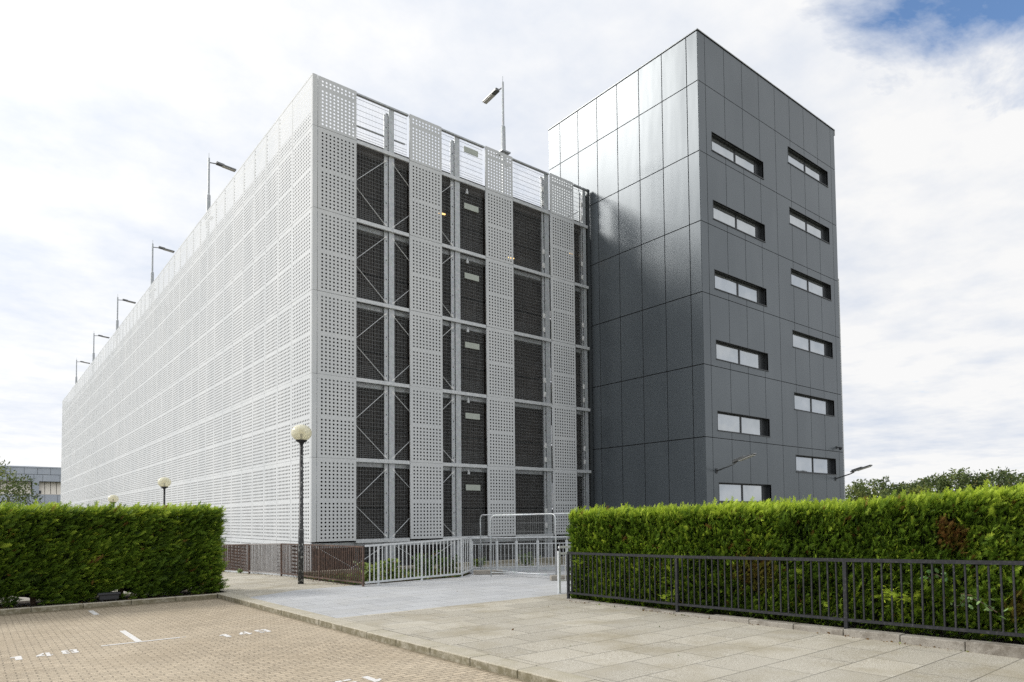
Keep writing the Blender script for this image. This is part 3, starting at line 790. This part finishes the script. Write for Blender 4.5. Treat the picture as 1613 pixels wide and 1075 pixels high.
def scatter(name,P,D,Sz,tone,dead,mat,parent,templ=TEMPL,rollr=PI):
    """P positions, D directions, Sz sizes -> one mesh"""
    N=len(P);D=D/np.linalg.norm(D,axis=1,keepdims=True)
    up=np.tile(np.array((0,0,1.)),(N,1));X=np.cross(D,up);nx=np.linalg.norm(X,axis=1,keepdims=True)
    X=np.where(nx<1e-3,np.array((1.,0,0)),X/np.maximum(nx,1e-6));Z=np.cross(X,D)
    a=rng.uniform(-rollr,rollr,N)[:,None];X2=X*np.cos(a)+Z*np.sin(a);Z2=Z*np.cos(a)-X*np.sin(a)
    VV=[];FF=[];tt=[];dd=[];n=0
    idx=rng.integers(0,len(templ),N)
    for k,(V,F) in enumerate(templ):
        s=np.where(idx==k)[0];m=len(s)
        if m==0:continue
        W=(V[None,:,0,None]*X2[s][:,None]+V[None,:,1,None]*D[s][:,None]+V[None,:,2,None]*Z2[s][:,None])*Sz[s][:,None,None]+P[s][:,None]
        VV.append(W.reshape(-1,3));FF.append((F[None]+ (np.arange(m)*len(V))[:,None,None]).reshape(-1,F.shape[1])+n)
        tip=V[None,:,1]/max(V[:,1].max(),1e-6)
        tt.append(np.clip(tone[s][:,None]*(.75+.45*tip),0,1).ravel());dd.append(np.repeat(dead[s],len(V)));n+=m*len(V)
    return np_mesh(name,np.concatenate(VV),np.concatenate(FF),mat,parent,{'tone':np.concatenate(tt),'dead':np.concatenate(dd)})
def vnoise(P,s,seed):
    """cheap smooth value noise on points"""
    r=np.random.default_rng(seed);K=r.normal(size=(6,3))*s;ph=r.uniform(0,6.28,6)
    return np.sin(P@K.T+ph).mean(1)
def hedge(root,x0,x1,y0,y1,ztop,zbot,faces,dens,size,dark=.0,deadspots=(),gaps=None,round_=.12,sweep=(0,0,0)):
    """box hedge; ztop/zbot functions of (x,y)"""
    Ps=[];Ds=[]
    for face in faces:
        if face=='x0':A=(y1-y0)*2.1;mk=lambda n:(np.full(n,x0),rng.uniform(y0,y1,n),None);nd=(-1,0,0)
        if face=='x1':A=(y1-y0)*2.1;mk=lambda n:(np.full(n,x1),rng.uniform(y0,y1,n),None);nd=(1,0,0)
        if face=='y0':A=(x1-x0)*2.1;mk=lambda n:(rng.uniform(x0,x1,n),np.full(n,y0),None);nd=(0,-1,0)
        if face=='y1':A=(x1-x0)*2.1;mk=lambda n:(rng.uniform(x0,x1,n),np.full(n,y1),None);nd=(0,1,0)
        if face=='top':A=(x1-x0)*(y1-y0);mk=lambda n:(rng.uniform(x0,x1,n),rng.uniform(y0,y1,n),'t');nd=(0,0,1)
        n=int(A*dens);X,Y,t_=mk(n)
        zt=ztop(X,Y);zb=zbot(X,Y)
        Z=zt if t_ else zb+(zt-zb)*rng.uniform(0,1,n)
        P=np.stack([X,Y,Z],1)
        bulge=vnoise(P,3.0,3)*.05+vnoise(P,9.,4)*.04
        N=np.tile(np.array(nd,float),(n,1))
        # round the arrises
        cx,cy=(x0+x1)/2,(y0+y1)/2
        edge=np.clip((Z-(zt-round_))/round_,0,1)
        P=P+N*bulge[:,None]
        if not t_:
            P-=N*(edge**2*round_*.7)[:,None];N[:,2]+=edge*.8
            if nd[0]!=0:
                for ye,sg in((y0,-1),(y1,1)):
                    e2=np.clip(1-np.abs(Y-ye)/.22,0,1);P-=np.array(nd)*(e2**2*.12)[:,None];N[:,1]+=sg*e2*.8
            else:
                for xe,sg in((x0,-1),(x1,1)):
                    e2=np.clip(1-np.abs(X-xe)/.22,0,1);P-=np.array(nd)*(e2**2*.12)[:,None];N[:,0]+=sg*e2*.8
        P-=N/np.linalg.norm(N,axis=1,keepdims=True)*(rng.uniform(0,1,n)**1.5*.16+.03)[:,None]
        Ps.append(P);D=N*.75+rng.normal(0,.34,(n,3));D[:,2]+=.35 if not t_ else .1
        Ds.append(D)
    P=np.concatenate(Ps);D=np.concatenate(Ds)
    keep=np.ones(len(P),bool)
    if gaps is not None:keep&=~gaps(P)
    P=P[keep];D=D[keep];n=len(P)
    # sweep of growth
    sw=vnoise(P,1.6,8);D+=np.array(sweep);D[:,0]+=sw*.25;D[:,1]+=-abs(sw)*.2
    Sz=size*rng.uniform(.6,1.35,n)
    zt=ztop(P[:,0],P[:,1])
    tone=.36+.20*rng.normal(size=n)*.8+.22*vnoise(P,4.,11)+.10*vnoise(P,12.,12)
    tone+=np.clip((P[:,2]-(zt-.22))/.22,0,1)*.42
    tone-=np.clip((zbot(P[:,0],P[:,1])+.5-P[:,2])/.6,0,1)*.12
    tone+=dark
    dead=np.zeros(n)
    for (cx,cy,cz,r,st) in deadspots:
        q=np.linalg.norm((P-np.array((cx,cy,cz)))/np.array((1,1,.8)),axis=1)/r+vnoise(P,26.,5)*.7
        dead=np.maximum(dead,np.where(q<1,st*rng.uniform(.5,1.,n),0))
    dead=np.maximum(dead,np.where(rng.uniform(size=n)<.012,.8,0))
    big=rng.uniform(size=n)<.10;Sz=np.where(big,Sz*1.55,Sz)
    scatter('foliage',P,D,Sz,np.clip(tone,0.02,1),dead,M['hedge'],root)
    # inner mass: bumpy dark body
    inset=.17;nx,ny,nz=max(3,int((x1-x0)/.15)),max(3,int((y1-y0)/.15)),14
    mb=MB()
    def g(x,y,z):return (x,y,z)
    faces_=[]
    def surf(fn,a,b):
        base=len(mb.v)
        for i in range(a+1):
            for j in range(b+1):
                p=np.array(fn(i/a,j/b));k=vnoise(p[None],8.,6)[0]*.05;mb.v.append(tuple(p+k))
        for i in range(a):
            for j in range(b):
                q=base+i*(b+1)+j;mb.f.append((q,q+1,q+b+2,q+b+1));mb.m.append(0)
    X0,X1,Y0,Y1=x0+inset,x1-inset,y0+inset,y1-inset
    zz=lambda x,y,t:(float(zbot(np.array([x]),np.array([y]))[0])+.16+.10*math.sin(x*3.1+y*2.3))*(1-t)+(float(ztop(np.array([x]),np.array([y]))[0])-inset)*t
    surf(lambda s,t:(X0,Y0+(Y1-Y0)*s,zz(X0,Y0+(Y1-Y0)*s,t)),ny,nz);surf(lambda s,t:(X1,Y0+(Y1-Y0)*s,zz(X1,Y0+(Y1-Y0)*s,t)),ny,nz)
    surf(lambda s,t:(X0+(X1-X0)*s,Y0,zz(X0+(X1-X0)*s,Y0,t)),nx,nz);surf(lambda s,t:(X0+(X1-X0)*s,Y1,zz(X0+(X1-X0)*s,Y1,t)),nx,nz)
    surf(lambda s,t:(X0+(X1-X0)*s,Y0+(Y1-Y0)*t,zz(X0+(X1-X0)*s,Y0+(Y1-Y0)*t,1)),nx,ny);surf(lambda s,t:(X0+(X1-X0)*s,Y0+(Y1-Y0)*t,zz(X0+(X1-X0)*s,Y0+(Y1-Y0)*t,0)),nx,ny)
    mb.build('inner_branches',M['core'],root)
    # stems
    mb=MB();along=(y1-y0)>(x1-x0);L=max(y1-y0,x1-x0);k=int(L/.8)
    for i in range(k):
        s=(i+.5)/k;jx=random.uniform(-.12,.12)
        x=(x0+x1)/2+jx if along else x0+(x1-x0)*s;y=y0+(y1-y0)*s if along else (y0+y1)/2+jx
        zb=float(zbot(np.array([x]),np.array([y]))[0])
        mb=MB()
        for _ in range(3):
            dx,dy=random.uniform(-.3,.3),random.uniform(-.3,.3)
            mb.tube([(x,y,zb-.08),(x+dx*.2,y+dy*.2,zb+.25),(x+dx,y+dy,zb+.7)],[.05,.035,.02],6)
        mb.build('stem',M['twig'],root)
gl=lambda X,Y:-1.80-.01*(Y+11.15)
HL=empty('hedge',(-8,-4.0,G(-4)),'clipped dark green conifer hedge on the left, behind the granite kerb','hedge','clipped conifer hedges')
gapf=lambda P:(P[:,2]<gl(P[:,0],P[:,1])+.24+.15*vnoise(P,3.,21))&(vnoise(P*np.array((1,.2,.6)),4.5,22)>.27)
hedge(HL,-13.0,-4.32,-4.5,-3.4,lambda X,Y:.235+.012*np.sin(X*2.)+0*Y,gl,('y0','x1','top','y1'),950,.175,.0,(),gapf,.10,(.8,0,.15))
HRt=lambda X,Y:np.interp(-Y,[11.,13.6,18,19.3,20.3,26],[.03,.08,.13,.20,.26,.4])
HRb=lambda X,Y:np.interp(-Y,[11.8,24],[-1.86,-1.58])
HRo=empty('hedge',(1.8,-16,-1.75),'clipped bright green conifer hedge with brown patches on the right, behind the black railing','hedge','clipped conifer hedges')
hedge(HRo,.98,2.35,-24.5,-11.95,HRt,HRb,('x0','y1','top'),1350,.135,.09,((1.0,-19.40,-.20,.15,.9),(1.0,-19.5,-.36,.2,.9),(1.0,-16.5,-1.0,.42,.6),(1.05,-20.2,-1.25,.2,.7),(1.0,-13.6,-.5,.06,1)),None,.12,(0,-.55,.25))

# ------------------------------------------------------------------ broad leaf plants
def leaf_t(w=.45,bend=.15):
    V=np.array([(0,0,0),(w*.5,.35,bend*.5),(w*.42,.7,bend*.4),(0,1,0),(-w*.42,.7,bend*.4),(-w*.5,.35,bend*.5)],float)
    return V,np.array([(0,1,2,3),(0,3,4,5)])
LT=[leaf_t(.5),leaf_t(.35)]
def shrub(loc,h,r,n,size,mat,label,tone=.5,group=None,name='shrub'):
    e=empty(name,loc,label,'plant',group);loc=np.array(loc)
    mb=MB();tips=[]
    for i in range(9):
        a=random.uniform(0,6.28);rr=r*random.uniform(.3,1.);z=h*random.uniform(.5,1.)
        t=loc+np.array((rr*math.cos(a),rr*math.sin(a),z));mb.tube([loc,loc+(t-loc)*.5+np.array((0,0,.05*h)),t],[.012,.008,.004],5);tips.append((loc,t))
    mb.build('stems',M['twig'],e)
    P=[];D=[]
    for k in range(n):
        b,t=tips[k%9];s=random.uniform(.35,1.05);p=b+(t-b)*s;P.append(p+np.array([random.gauss(0,.12*r) for _ in range(3)]));d=np.array([random.gauss(0,1),random.gauss(0,1),random.gauss(.3,.6)]);D.append(d)
    P=np.array(P);D=np.array(D);P[:,2]=np.maximum(P[:,2],loc[2]+.02)
    scatter('foliage',P,D,size*rng.uniform(.6,1.3,len(P)),np.clip(tone+rng.normal(0,.22,len(P)),0,1),np.where(rng.uniform(size=len(P))<.06,.8,0),mat,e,LT)
    return e
shr=[((-.1,-4.6),.62,.38,240,.16,.72,'small shrub with yellow-green leaves behind the left end of the silver railing'),((.75,-4.3),.60,.42,260,.15,.62,'leafy shrub with variegated leaves by the first steel column'),((2.15,-4.0),.72,.55,420,.12,.30,'dark green bushy shrub in the middle of the planting bed'),((3.2,-3.7),.62,.45,300,.12,.36,'rounded green shrub at the right end of the planting bed'),((5.3,-2.6),.45,.4,180,.13,.5,'low green shrub seen behind the mesh fence panels'),((7.2,-3.1),.5,.45,200,.13,.45,'green shrub behind the ramp railing next to the hedge end')]
for (x,y),h,r,n,sz,tn,lb in shr:
    shrub((x,y,G(y)),h,r,n,sz,M['shrub'],lb,tn,'shrubs in the planting bed')
n=2600;P=np.stack([rng.uniform(-.9,4.0,n),rng.uniform(-5.25,-1.3,n),np.zeros(n)],1)
P=P[(P[:,1]>-5.3+np.maximum(0,0))&~((P[:,0]>2.8)&(P[:,1]<-5.1+(P[:,0]-2.8)))]
P[:,2]=-1.80-.01*(P[:,1]+11.15)+.02;n=len(P)
D=np.stack([rng.normal(0,1,n),rng.normal(0,1,n),rng.uniform(.1,.9,n)],1)
tag(scatter('ground_cover',P,D,rng.uniform(.06,.15,n),np.clip(rng.normal(.45,.2,n),0,1),np.where(rng.uniform(size=n)<.25,.9,0),M['shrub'],None,LT),'low green ground cover and fallen leaves in the planting bed','ground cover',kind='stuff')
# bramble poking through the black railing
def sprig(pts,size,mat,label,tone,n):
    e=empty('bramble',pts[0],label,'plant','sprigs growing through the black railing')
    mb=MB();mb.tube(pts,.006,5);mb.build('stem',M['twig'],e)
    P=[];D=[]
    for i in range(n):
        k=random.random()*(len(pts)-1);a=int(k);p=np.array(pts[a])*(1-k+a)+np.array(pts[a+1])*(k-a)
        P.append(p+np.array([random.gauss(0,.035) for _ in range(3)]));D.append([random.gauss(-.5,.5),random.gauss(0,.8),random.gauss(.15,.6)])
    scatter('foliage',np.array(P),np.array(D),size*rng.uniform(.7,1.2,n),np.clip(tone+rng.normal(0,.18,n),0,1),np.where(rng.uniform(size=n)<.08,.9,0),mat,e,LT[:1])
sprig([(.9,-19.55,-1.25),(.62,-19.75,-1.08),(.40,-19.95,-1.08),(.36,-20.15,-1.20)],.085,M['bramble'],'pale green bramble leaves poking through the black railing at the far right',.55,34)
sprig([(.9,-19.3,-1.05),(.75,-19.25,-.86),(.66,-19.4,-.80),(.62,-19.5,-.86)],.075,M['bramble'],'dull green bramble leaves behind the black railing just above the pale ones',.2,18)
def spray_tuft(P0,n,size,label,tone,sp=.1):
    e=empty('conifer_tuft',P0,label,'plant','sprigs growing through the black railing')
    P=np.array(P0)+rng.normal(0,sp,(n,3))*np.array((.5,1.2,.5));D=np.stack([rng.normal(-.9,.3,n),rng.normal(0,.7,n),rng.normal(.2,.3,n)],1)
    scatter('foliage',P,D,size*rng.uniform(.7,1.3,n),np.clip(tone+rng.normal(0,.15,n),0,1),np.zeros(n),M['hedge'],e)
    mb=MB();mb.tube([np.array(P0)+np.array((.35,0,-.1)),P0],.008,5);mb.build('stem',M['twig'],e)
spray_tuft((.55,-18.95,-1.12),60,.14,'bright yellow-green conifer tuft in the black railing left of the bramble leaves',.95)
spray_tuft((.72,-14.95,-1.45),34,.13,'small bright green conifer tuft at the foot of the black railing near its second post',.85,.07)
spray_tuft((.80,-12.6,-.98),26,.12,'green conifer tuft hanging over the black railing near its left end',.8,.08)

# black box under the left hedge
e=empty('ground_floodlight',(-6.9,-4.62,G(-4.6)),'black box floodlight lying under the left hedge on the kerb edge','floodlight')
z=G(-4.6)
mb=MB();mb.box(-7.02,-6.62,-4.72,-4.55,z+.03,z+.17);mb.build('housing',M['darkbox'],e,bevel=.03)
mb=MB();mb.box(-7.05,-6.59,-4.745,-4.53,z+.145,z+.20);mb.build('lid',M['darkbox'],e,bevel=.02)
mb=MB();mb.box(-6.97,-6.94,-4.7,-4.57,z-.01,z+.03);mb.box(-6.70,-6.67,-4.7,-4.57,z-.01,z+.03);mb.build('foot',M['darkbox'],e)

# small weeds and leaf litter along the kerbs and railings
n=420
P=[];
for i in range(n):
    c=random.random()
    if c<.40:y=random.uniform(-5.6,7);P.append((xb(y)-.12+random.gauss(0,.08),y,G(y)+.01))
    elif c<.62:y=random.uniform(-20,-12.3);P.append((np.interp(-y,[12.2,15.2,18.28,21.35],[.755,.612,.475,.34])-.16+random.gauss(0,.04),y,G(y)+.008))
    elif c<.96:x=random.uniform(-12,-4.5);y=-4.5+random.gauss(0,.12);P.append((x,y,G(y)+.01))
    else:x=random.uniform(-4,1);y=random.uniform(-18,-7);P.append((x,y,G(y)+.006))
P=np.array(P);n=len(P);D=np.stack([rng.normal(0,1,n),rng.normal(0,1,n),rng.uniform(0,.4,n)],1)
tag(scatter('leaf_litter',P,D,rng.uniform(.02,.055,n),np.clip(rng.normal(.6,.2,n),0,1),np.where(rng.uniform(size=n)<.75,.9,.1),M['shrub'],None,LT),'fallen leaves and crumbs scattered along the kerbs and railings','leaf litter',kind='stuff')
for (x,y,h,lb) in ((-1.45,5.6,.36,'tall yellow-green weed at the foot of the far rusty railing'),(-1.35,3.6,.16,'small green weed growing at the foot of the grey railing section')):
    shrub((x,y,G(y)),h,.10,40,.10,M['bramble'],lb,.95,'weeds at the rusty railing','weed')

# ------------------------------------------------------------------ trees
def tree(loc,h,cr,label,mat,n=2600,leaf=.30,squash=.8,group='trees behind the hedges',clear=.3,tonebase=.4):
    e=empty('tree',loc,label,'tree',group);loc=np.array(loc,float)
    ct=loc+np.array((0,0,h*(clear+(1-clear)*.5)));hz=h*(1-clear)*.5
    mb=MB();top=loc+np.array((random.gauss(0,.2),random.gauss(0,.2),h*.75));mb.tube([loc-np.array((0,0,.3)),loc*.5+top*.5,top],[h*.028,h*.018,.04],8);mb.build('trunk',M['twig'],e)
    mb=MB();cl=[]
    for i in range(44):
        while True:
            v=rng.uniform(-1,1,3)
            if np.linalg.norm(v)<1:break
        v=v/np.linalg.norm(v)*np.linalg.norm(v)**.35
        rad=1+.18*math.sin(3*math.atan2(v[1],v[0])+h)
        c=ct+v*np.array((cr*rad,cr*rad,hz))*.82;cl.append(c)
        if i<16:
            s=loc+(top-loc)*random.uniform(.35,.9);mb.tube([s,(s+c)/2+np.array((0,0,-.1)),c],[.07*h/8,.05*h/8,.02],5)
    mb.build('branches',M['twig'],e)
    cl=np.array(cl);k=rng.integers(0,len(cl),n)
    rr=cr*rng.uniform(.20,.40,len(cl))
    v=rng.normal(size=(n,3));v/=np.linalg.norm(v,axis=1,keepdims=True);v*=rng.uniform(.45,1.08,n)[:,None]
    P=cl[k]+v*rr[k][:,None]*np.array((1,1,.75))
    D=v+rng.normal(0,.7,(n,3))
    tb=rng.normal(0,.14,len(cl))
    tone=np.clip(tonebase+tb[k]+rng.normal(0,.16,n),0,1)
    scatter('crown',P,D,leaf*rng.uniform(.7,1.4,n),tone,np.where(rng.uniform(size=n)<.03,.7,0),mat,e,LT)
def far_tree(u,vtop,dep,w_px,label,lime=False,**k):
    p=at_depth(u,vtop,dep);zt=p[2]*1.03;cr=w_px*.62/f_px*dep;gz_=-4.0
    tree((p[0],p[1],gz_),zt-gz_,cr,label,M['treelime' if lime else 'tree'],leaf=dep/260.,**k)
far_tree(1352,757,130,46,'yellowish tree right beside the dark tower, lowest crown of the row',n=2600,tonebase=.6)
far_tree(1378,749,150,48,'small dark tree just right of the dark tower',n=2600)
far_tree(1410,764,140,44,'low green tree in the dip of the far tree row',n=2400)
far_tree(1440,757,150,54,'mid green tree left of the lime coloured one',n=2600)
far_tree(1462,766,120,44,'low lime coloured tree in front of the far tree row',True,n=2400,tonebase=.5)
far_tree(1503,741,150,62,'tallest broad tree with thin crown in the middle of the far row',n=3400,tonebase=.5)
far_tree(1468,750,165,50,'dark round tree behind the lime coloured tree',n=2600)
far_tree(1535,753,160,46,'olive green tree in the notch between the two tallest crowns',n=2400)
far_tree(1566,740,145,72,'dark green broad tree near the right end of the far row',n=3600,tonebase=.3)
far_tree(1606,746,150,56,'rightmost tree of the far row, cut by the edge of the photo',n=2800)
far_tree(1655,748,150,60,'tree beyond the right edge of the far row, hardly in view',n=2000)
far_tree(-16,712,60,112,'olive green tree at the left edge of the photo in front of the grey building',n=5200,tonebase=.5)

# ------------------------------------------------------------------ far left building
D=135.;p=at_depth(30,760,D)
def bu(u,v):      # metres on the far facade plane (parallel to x) for rough photo columns/rows
    d=Fv+Rv*(u-806.5)/f_px-Uv*(v-cyp)/f_px;t=(YF-CAM[1])/d[1];q=CAM+d*t
    return q[0],q[2]
YF=p[1]
BG=empty('grey_building',(bu(60,800)[0],YF,-4),'distant long grey panelled building with pale sloping openings at the left edge','building')
t=NT('grey_blue_cladding');n=t.noise(t.pos(),.6,3);t.color(t.ramp(n,[(.3,(.42,.46,.53)),(.7,(.50,.54,.61))]));t.set(.5,.1);M['bgclad']=t.m
t=NT('cream_sheet');t.color((.85,.79,.70));t.set(.7,0);M['cream']=t.m
xL=bu(-60,750)[0];xRr=bu(180,750)[0]
ztop=bu(50,737)[1];z1=bu(50,758.5)[1];z1b=bu(50,747.5)[1];z2=bu(50,779)[1]
mb=MB()
def clad_row(za,zb,seed):
    r=random.Random(seed);x=xL
    while x<xRr:
        w=r.choice((.8,1.5,1.5,2.2,2.9));e2=min(x+w,xRr);mb.box(x+.03,e2-.03,YF,YF+.1,zb+.04,za-.04);x=e2
clad_row(ztop,z1b,1);clad_row(z1b,z1,2);clad_row(z2,-4.,3)
xa,xc=bu(51,770)[0],bu(61.5,770)[0];mb.box(xa,xc,YF,YF+.1,z2-.04,z1+.04)
mb.build('cladding',M['bgclad'],BG)
mb=MB();mb.box(xL,xRr,YF+.12,YF+30,z1,ztop-.02);mb.box(xL,xRr,YF+.12,YF+2,-4,z2);mb.box(xL,xRr,YF+3,YF+30,-4,z1);mb.build('wall',M['frame'],BG)
mb=MB();mb.box(xL,xRr,YF-.1,YF+30,ztop-.02,ztop+.25);mb.build('roof_edge',M['bgclad'],BG)
for (a,b) in ((bu(-40,770)[0],xa),(xc,xRr)):
    mb=MB();x=a
    while x<b-.2:
        e2=min(x+1.0,b);mb.poly([(x+.05,YF+.25,z2),(e2-.05,YF+.25,z2),(e2-.05,YF+1.2,z1),(x+.05,YF+1.2,z1)]);mb.box(x-.04,x+.04,YF+.1,YF+.25,z2,z2+.15);x=e2
    mb.box(a,b,YF+2.65,YF+2.9,z2,z1)
    mb.build('opening',M['cream'],BG)
mb=MB();xw=bu(65,775)[0];mb.box(xc,xw,YF+.1,YF+.6,bu(60,777.5)[1],bu(60,773)[1]);mb.build('window',M['frame'],BG)

# ------------------------------------------------------------------ sky and light
w=bpy.data.worlds.new('World');S.world=w;w.use_nodes=True;nt=w.node_tree;nt.nodes.clear()
SUN_EL=math.radians(34);SUN_AZ=math.radians(-42)   # azimuth from +y towards +x : light comes from the left
N=lambda ty,**k:nt.nodes.new(ty)
L=nt.links.new
out=N('ShaderNodeOutputWorld');bg=N('ShaderNodeBackground');sky=N('ShaderNodeTexSky');sky.sky_type='NISHITA';sky.sun_disc=False
sky.sun_elevation=SUN_EL;sky.sun_rotation=SUN_AZ;sky.air_density=1.;sky.dust_density=.0;sky.ozone_density=4.
bg.inputs['Strength'].default_value=.15;L(sky.outputs[0],bg.inputs['Color'])
tc=N('ShaderNodeTexCoord');sep=N('ShaderNodeSeparateXYZ');L(tc.outputs['Generated'],sep.inputs[0])
def mth(op,a,b=0.,cl=False):
    x=N('ShaderNodeMath');x.operation=op;x.use_clamp=cl
    for i,v in enumerate((a,b)):
        if hasattr(v,'is_linked'):L(v,x.inputs[i])
        else:x.inputs[i].default_value=v
    return x.outputs[0]
zc=mth('ADD',mth('MAXIMUM',sep.outputs['Z'],0.),.10)
cx_=mth('DIVIDE',sep.outputs['X'],zc);cy_=mth('DIVIDE',sep.outputs['Y'],zc)
cmb=N('ShaderNodeCombineXYZ');L(cx_,cmb.inputs[0]);L(cy_,cmb.inputs[1])
def nz(scale,det,ro,off,dist=0.):
    mp=N('ShaderNodeMapping');mp.inputs['Location'].default_value=off;L(cmb.outputs[0],mp.inputs['Vector'])
    x=N('ShaderNodeTexNoise');x.inputs['Scale'].default_value=scale;x.inputs['Detail'].default_value=det;x.inputs['Roughness'].default_value=ro;x.inputs['Distortion'].default_value=dist
    L(mp.outputs[0],x.inputs['Vector']);return x.outputs['Fac']
n1=nz(1.1,9,.62,(3.1,7.4,0),.4);n2=nz(3.2,8,.6,(1.,2.,0));n3=nz(.55,6,.6,(9,4,0))
# more open sky towards the upper right of the view (a direction in the world)
bd=(Fv+Rv*(1590-806.5)/f_px-Uv*(-170-cyp)/f_px);bd/=np.linalg.norm(bd)
dp=N('ShaderNodeVectorMath');dp.operation='DOT_PRODUCT';dp.inputs[1].default_value=tuple(bd);nrm=N('ShaderNodeVectorMath');nrm.operation='NORMALIZE';L(tc.outputs['Generated'],nrm.inputs[0]);L(nrm.outputs[0],dp.inputs[0])
open_=mth('MULTIPLY',mth('SUBTRACT',dp.outputs['Value'],.971),10.)
open_=mth('MAXIMUM',open_,-.07)
ed=N('ShaderNodeVectorMath');ed.operation='DOT_PRODUCT';ed.inputs[1].default_value=tuple(Rv);L(nrm.outputs[0],ed.inputs[0])
cov=mth('ADD',n1,mth('MULTIPLY',open_,1.))
thin=mth('MULTIPLY',mth('SUBTRACT',cov,.62),7.,True)     # 0 = cloud, 1 = open blue
mix=N('ShaderNodeMixShader');bc=N('ShaderNodeBackground')
# cloud brightness
rp=N('ShaderNodeValToRGB');e=rp.color_ramp.elements;e[0].position=.36;e[0].color=(.72,.78,.89,1);e[1].position=.56;e[1].color=(1.,1.,1.,1)
L(mth('ADD',mth('MULTIPLY',n2,.45),mth('MULTIPLY',n3,.55)),rp.inputs[0]);L(rp.outputs[0],bc.inputs['Color'])
# brighter towards the left (sun side), greyer to the right
dpl=N('ShaderNodeVectorMath');dpl.operation='DOT_PRODUCT';sd=(math.sin(SUN_AZ)*math.cos(SUN_EL),math.cos(SUN_AZ)*math.cos(SUN_EL),math.sin(SUN_EL));dpl.inputs[1].default_value=sd;L(nrm.outputs[0],dpl.inputs[0])
dpm=mth('MAXIMUM',dpl.outputs['Value'],0.);st=mth('ADD',mth('ADD',mth('MULTIPLY',dpm,.12),mth('MULTIPLY',mth('POWER',dpm,10.),.5)),.745)
L(st,bc.inputs['Strength'])
L(thin,mix.inputs[0]);L(bc.outputs[0],mix.inputs[1]);L(bg.outputs[0],mix.inputs[2]);L(mix.outputs[0],out.inputs['Surface'])
sl=bpy.data.lights.new('sun','SUN');so=bpy.data.objects.new('sun',sl);COL.objects.link(so);sl.energy=1.8;sl.angle=math.radians(14);sl.color=(1,.96,.90)
from mathutils import Vector
dv=Vector((math.sin(SUN_AZ)*math.cos(SUN_EL),math.cos(SUN_AZ)*math.cos(SUN_EL),math.sin(SUN_EL)))
so.rotation_euler=dv.to_track_quat('Z','Y').to_euler();so.location=(-30,-30,40)
S.view_settings.view_transform='Standard';S.view_settings.look='None';S.view_settings.exposure=.35;S.view_settings.gamma=1
S.render.engine='CYCLES'
S.cycles.use_denoising=False;S.cycles.use_adaptive_sampling=False;S.cycles.sample_clamp_indirect=3.
S.cycles.max_bounces=6;S.cycles.transparent_max_bounces=8
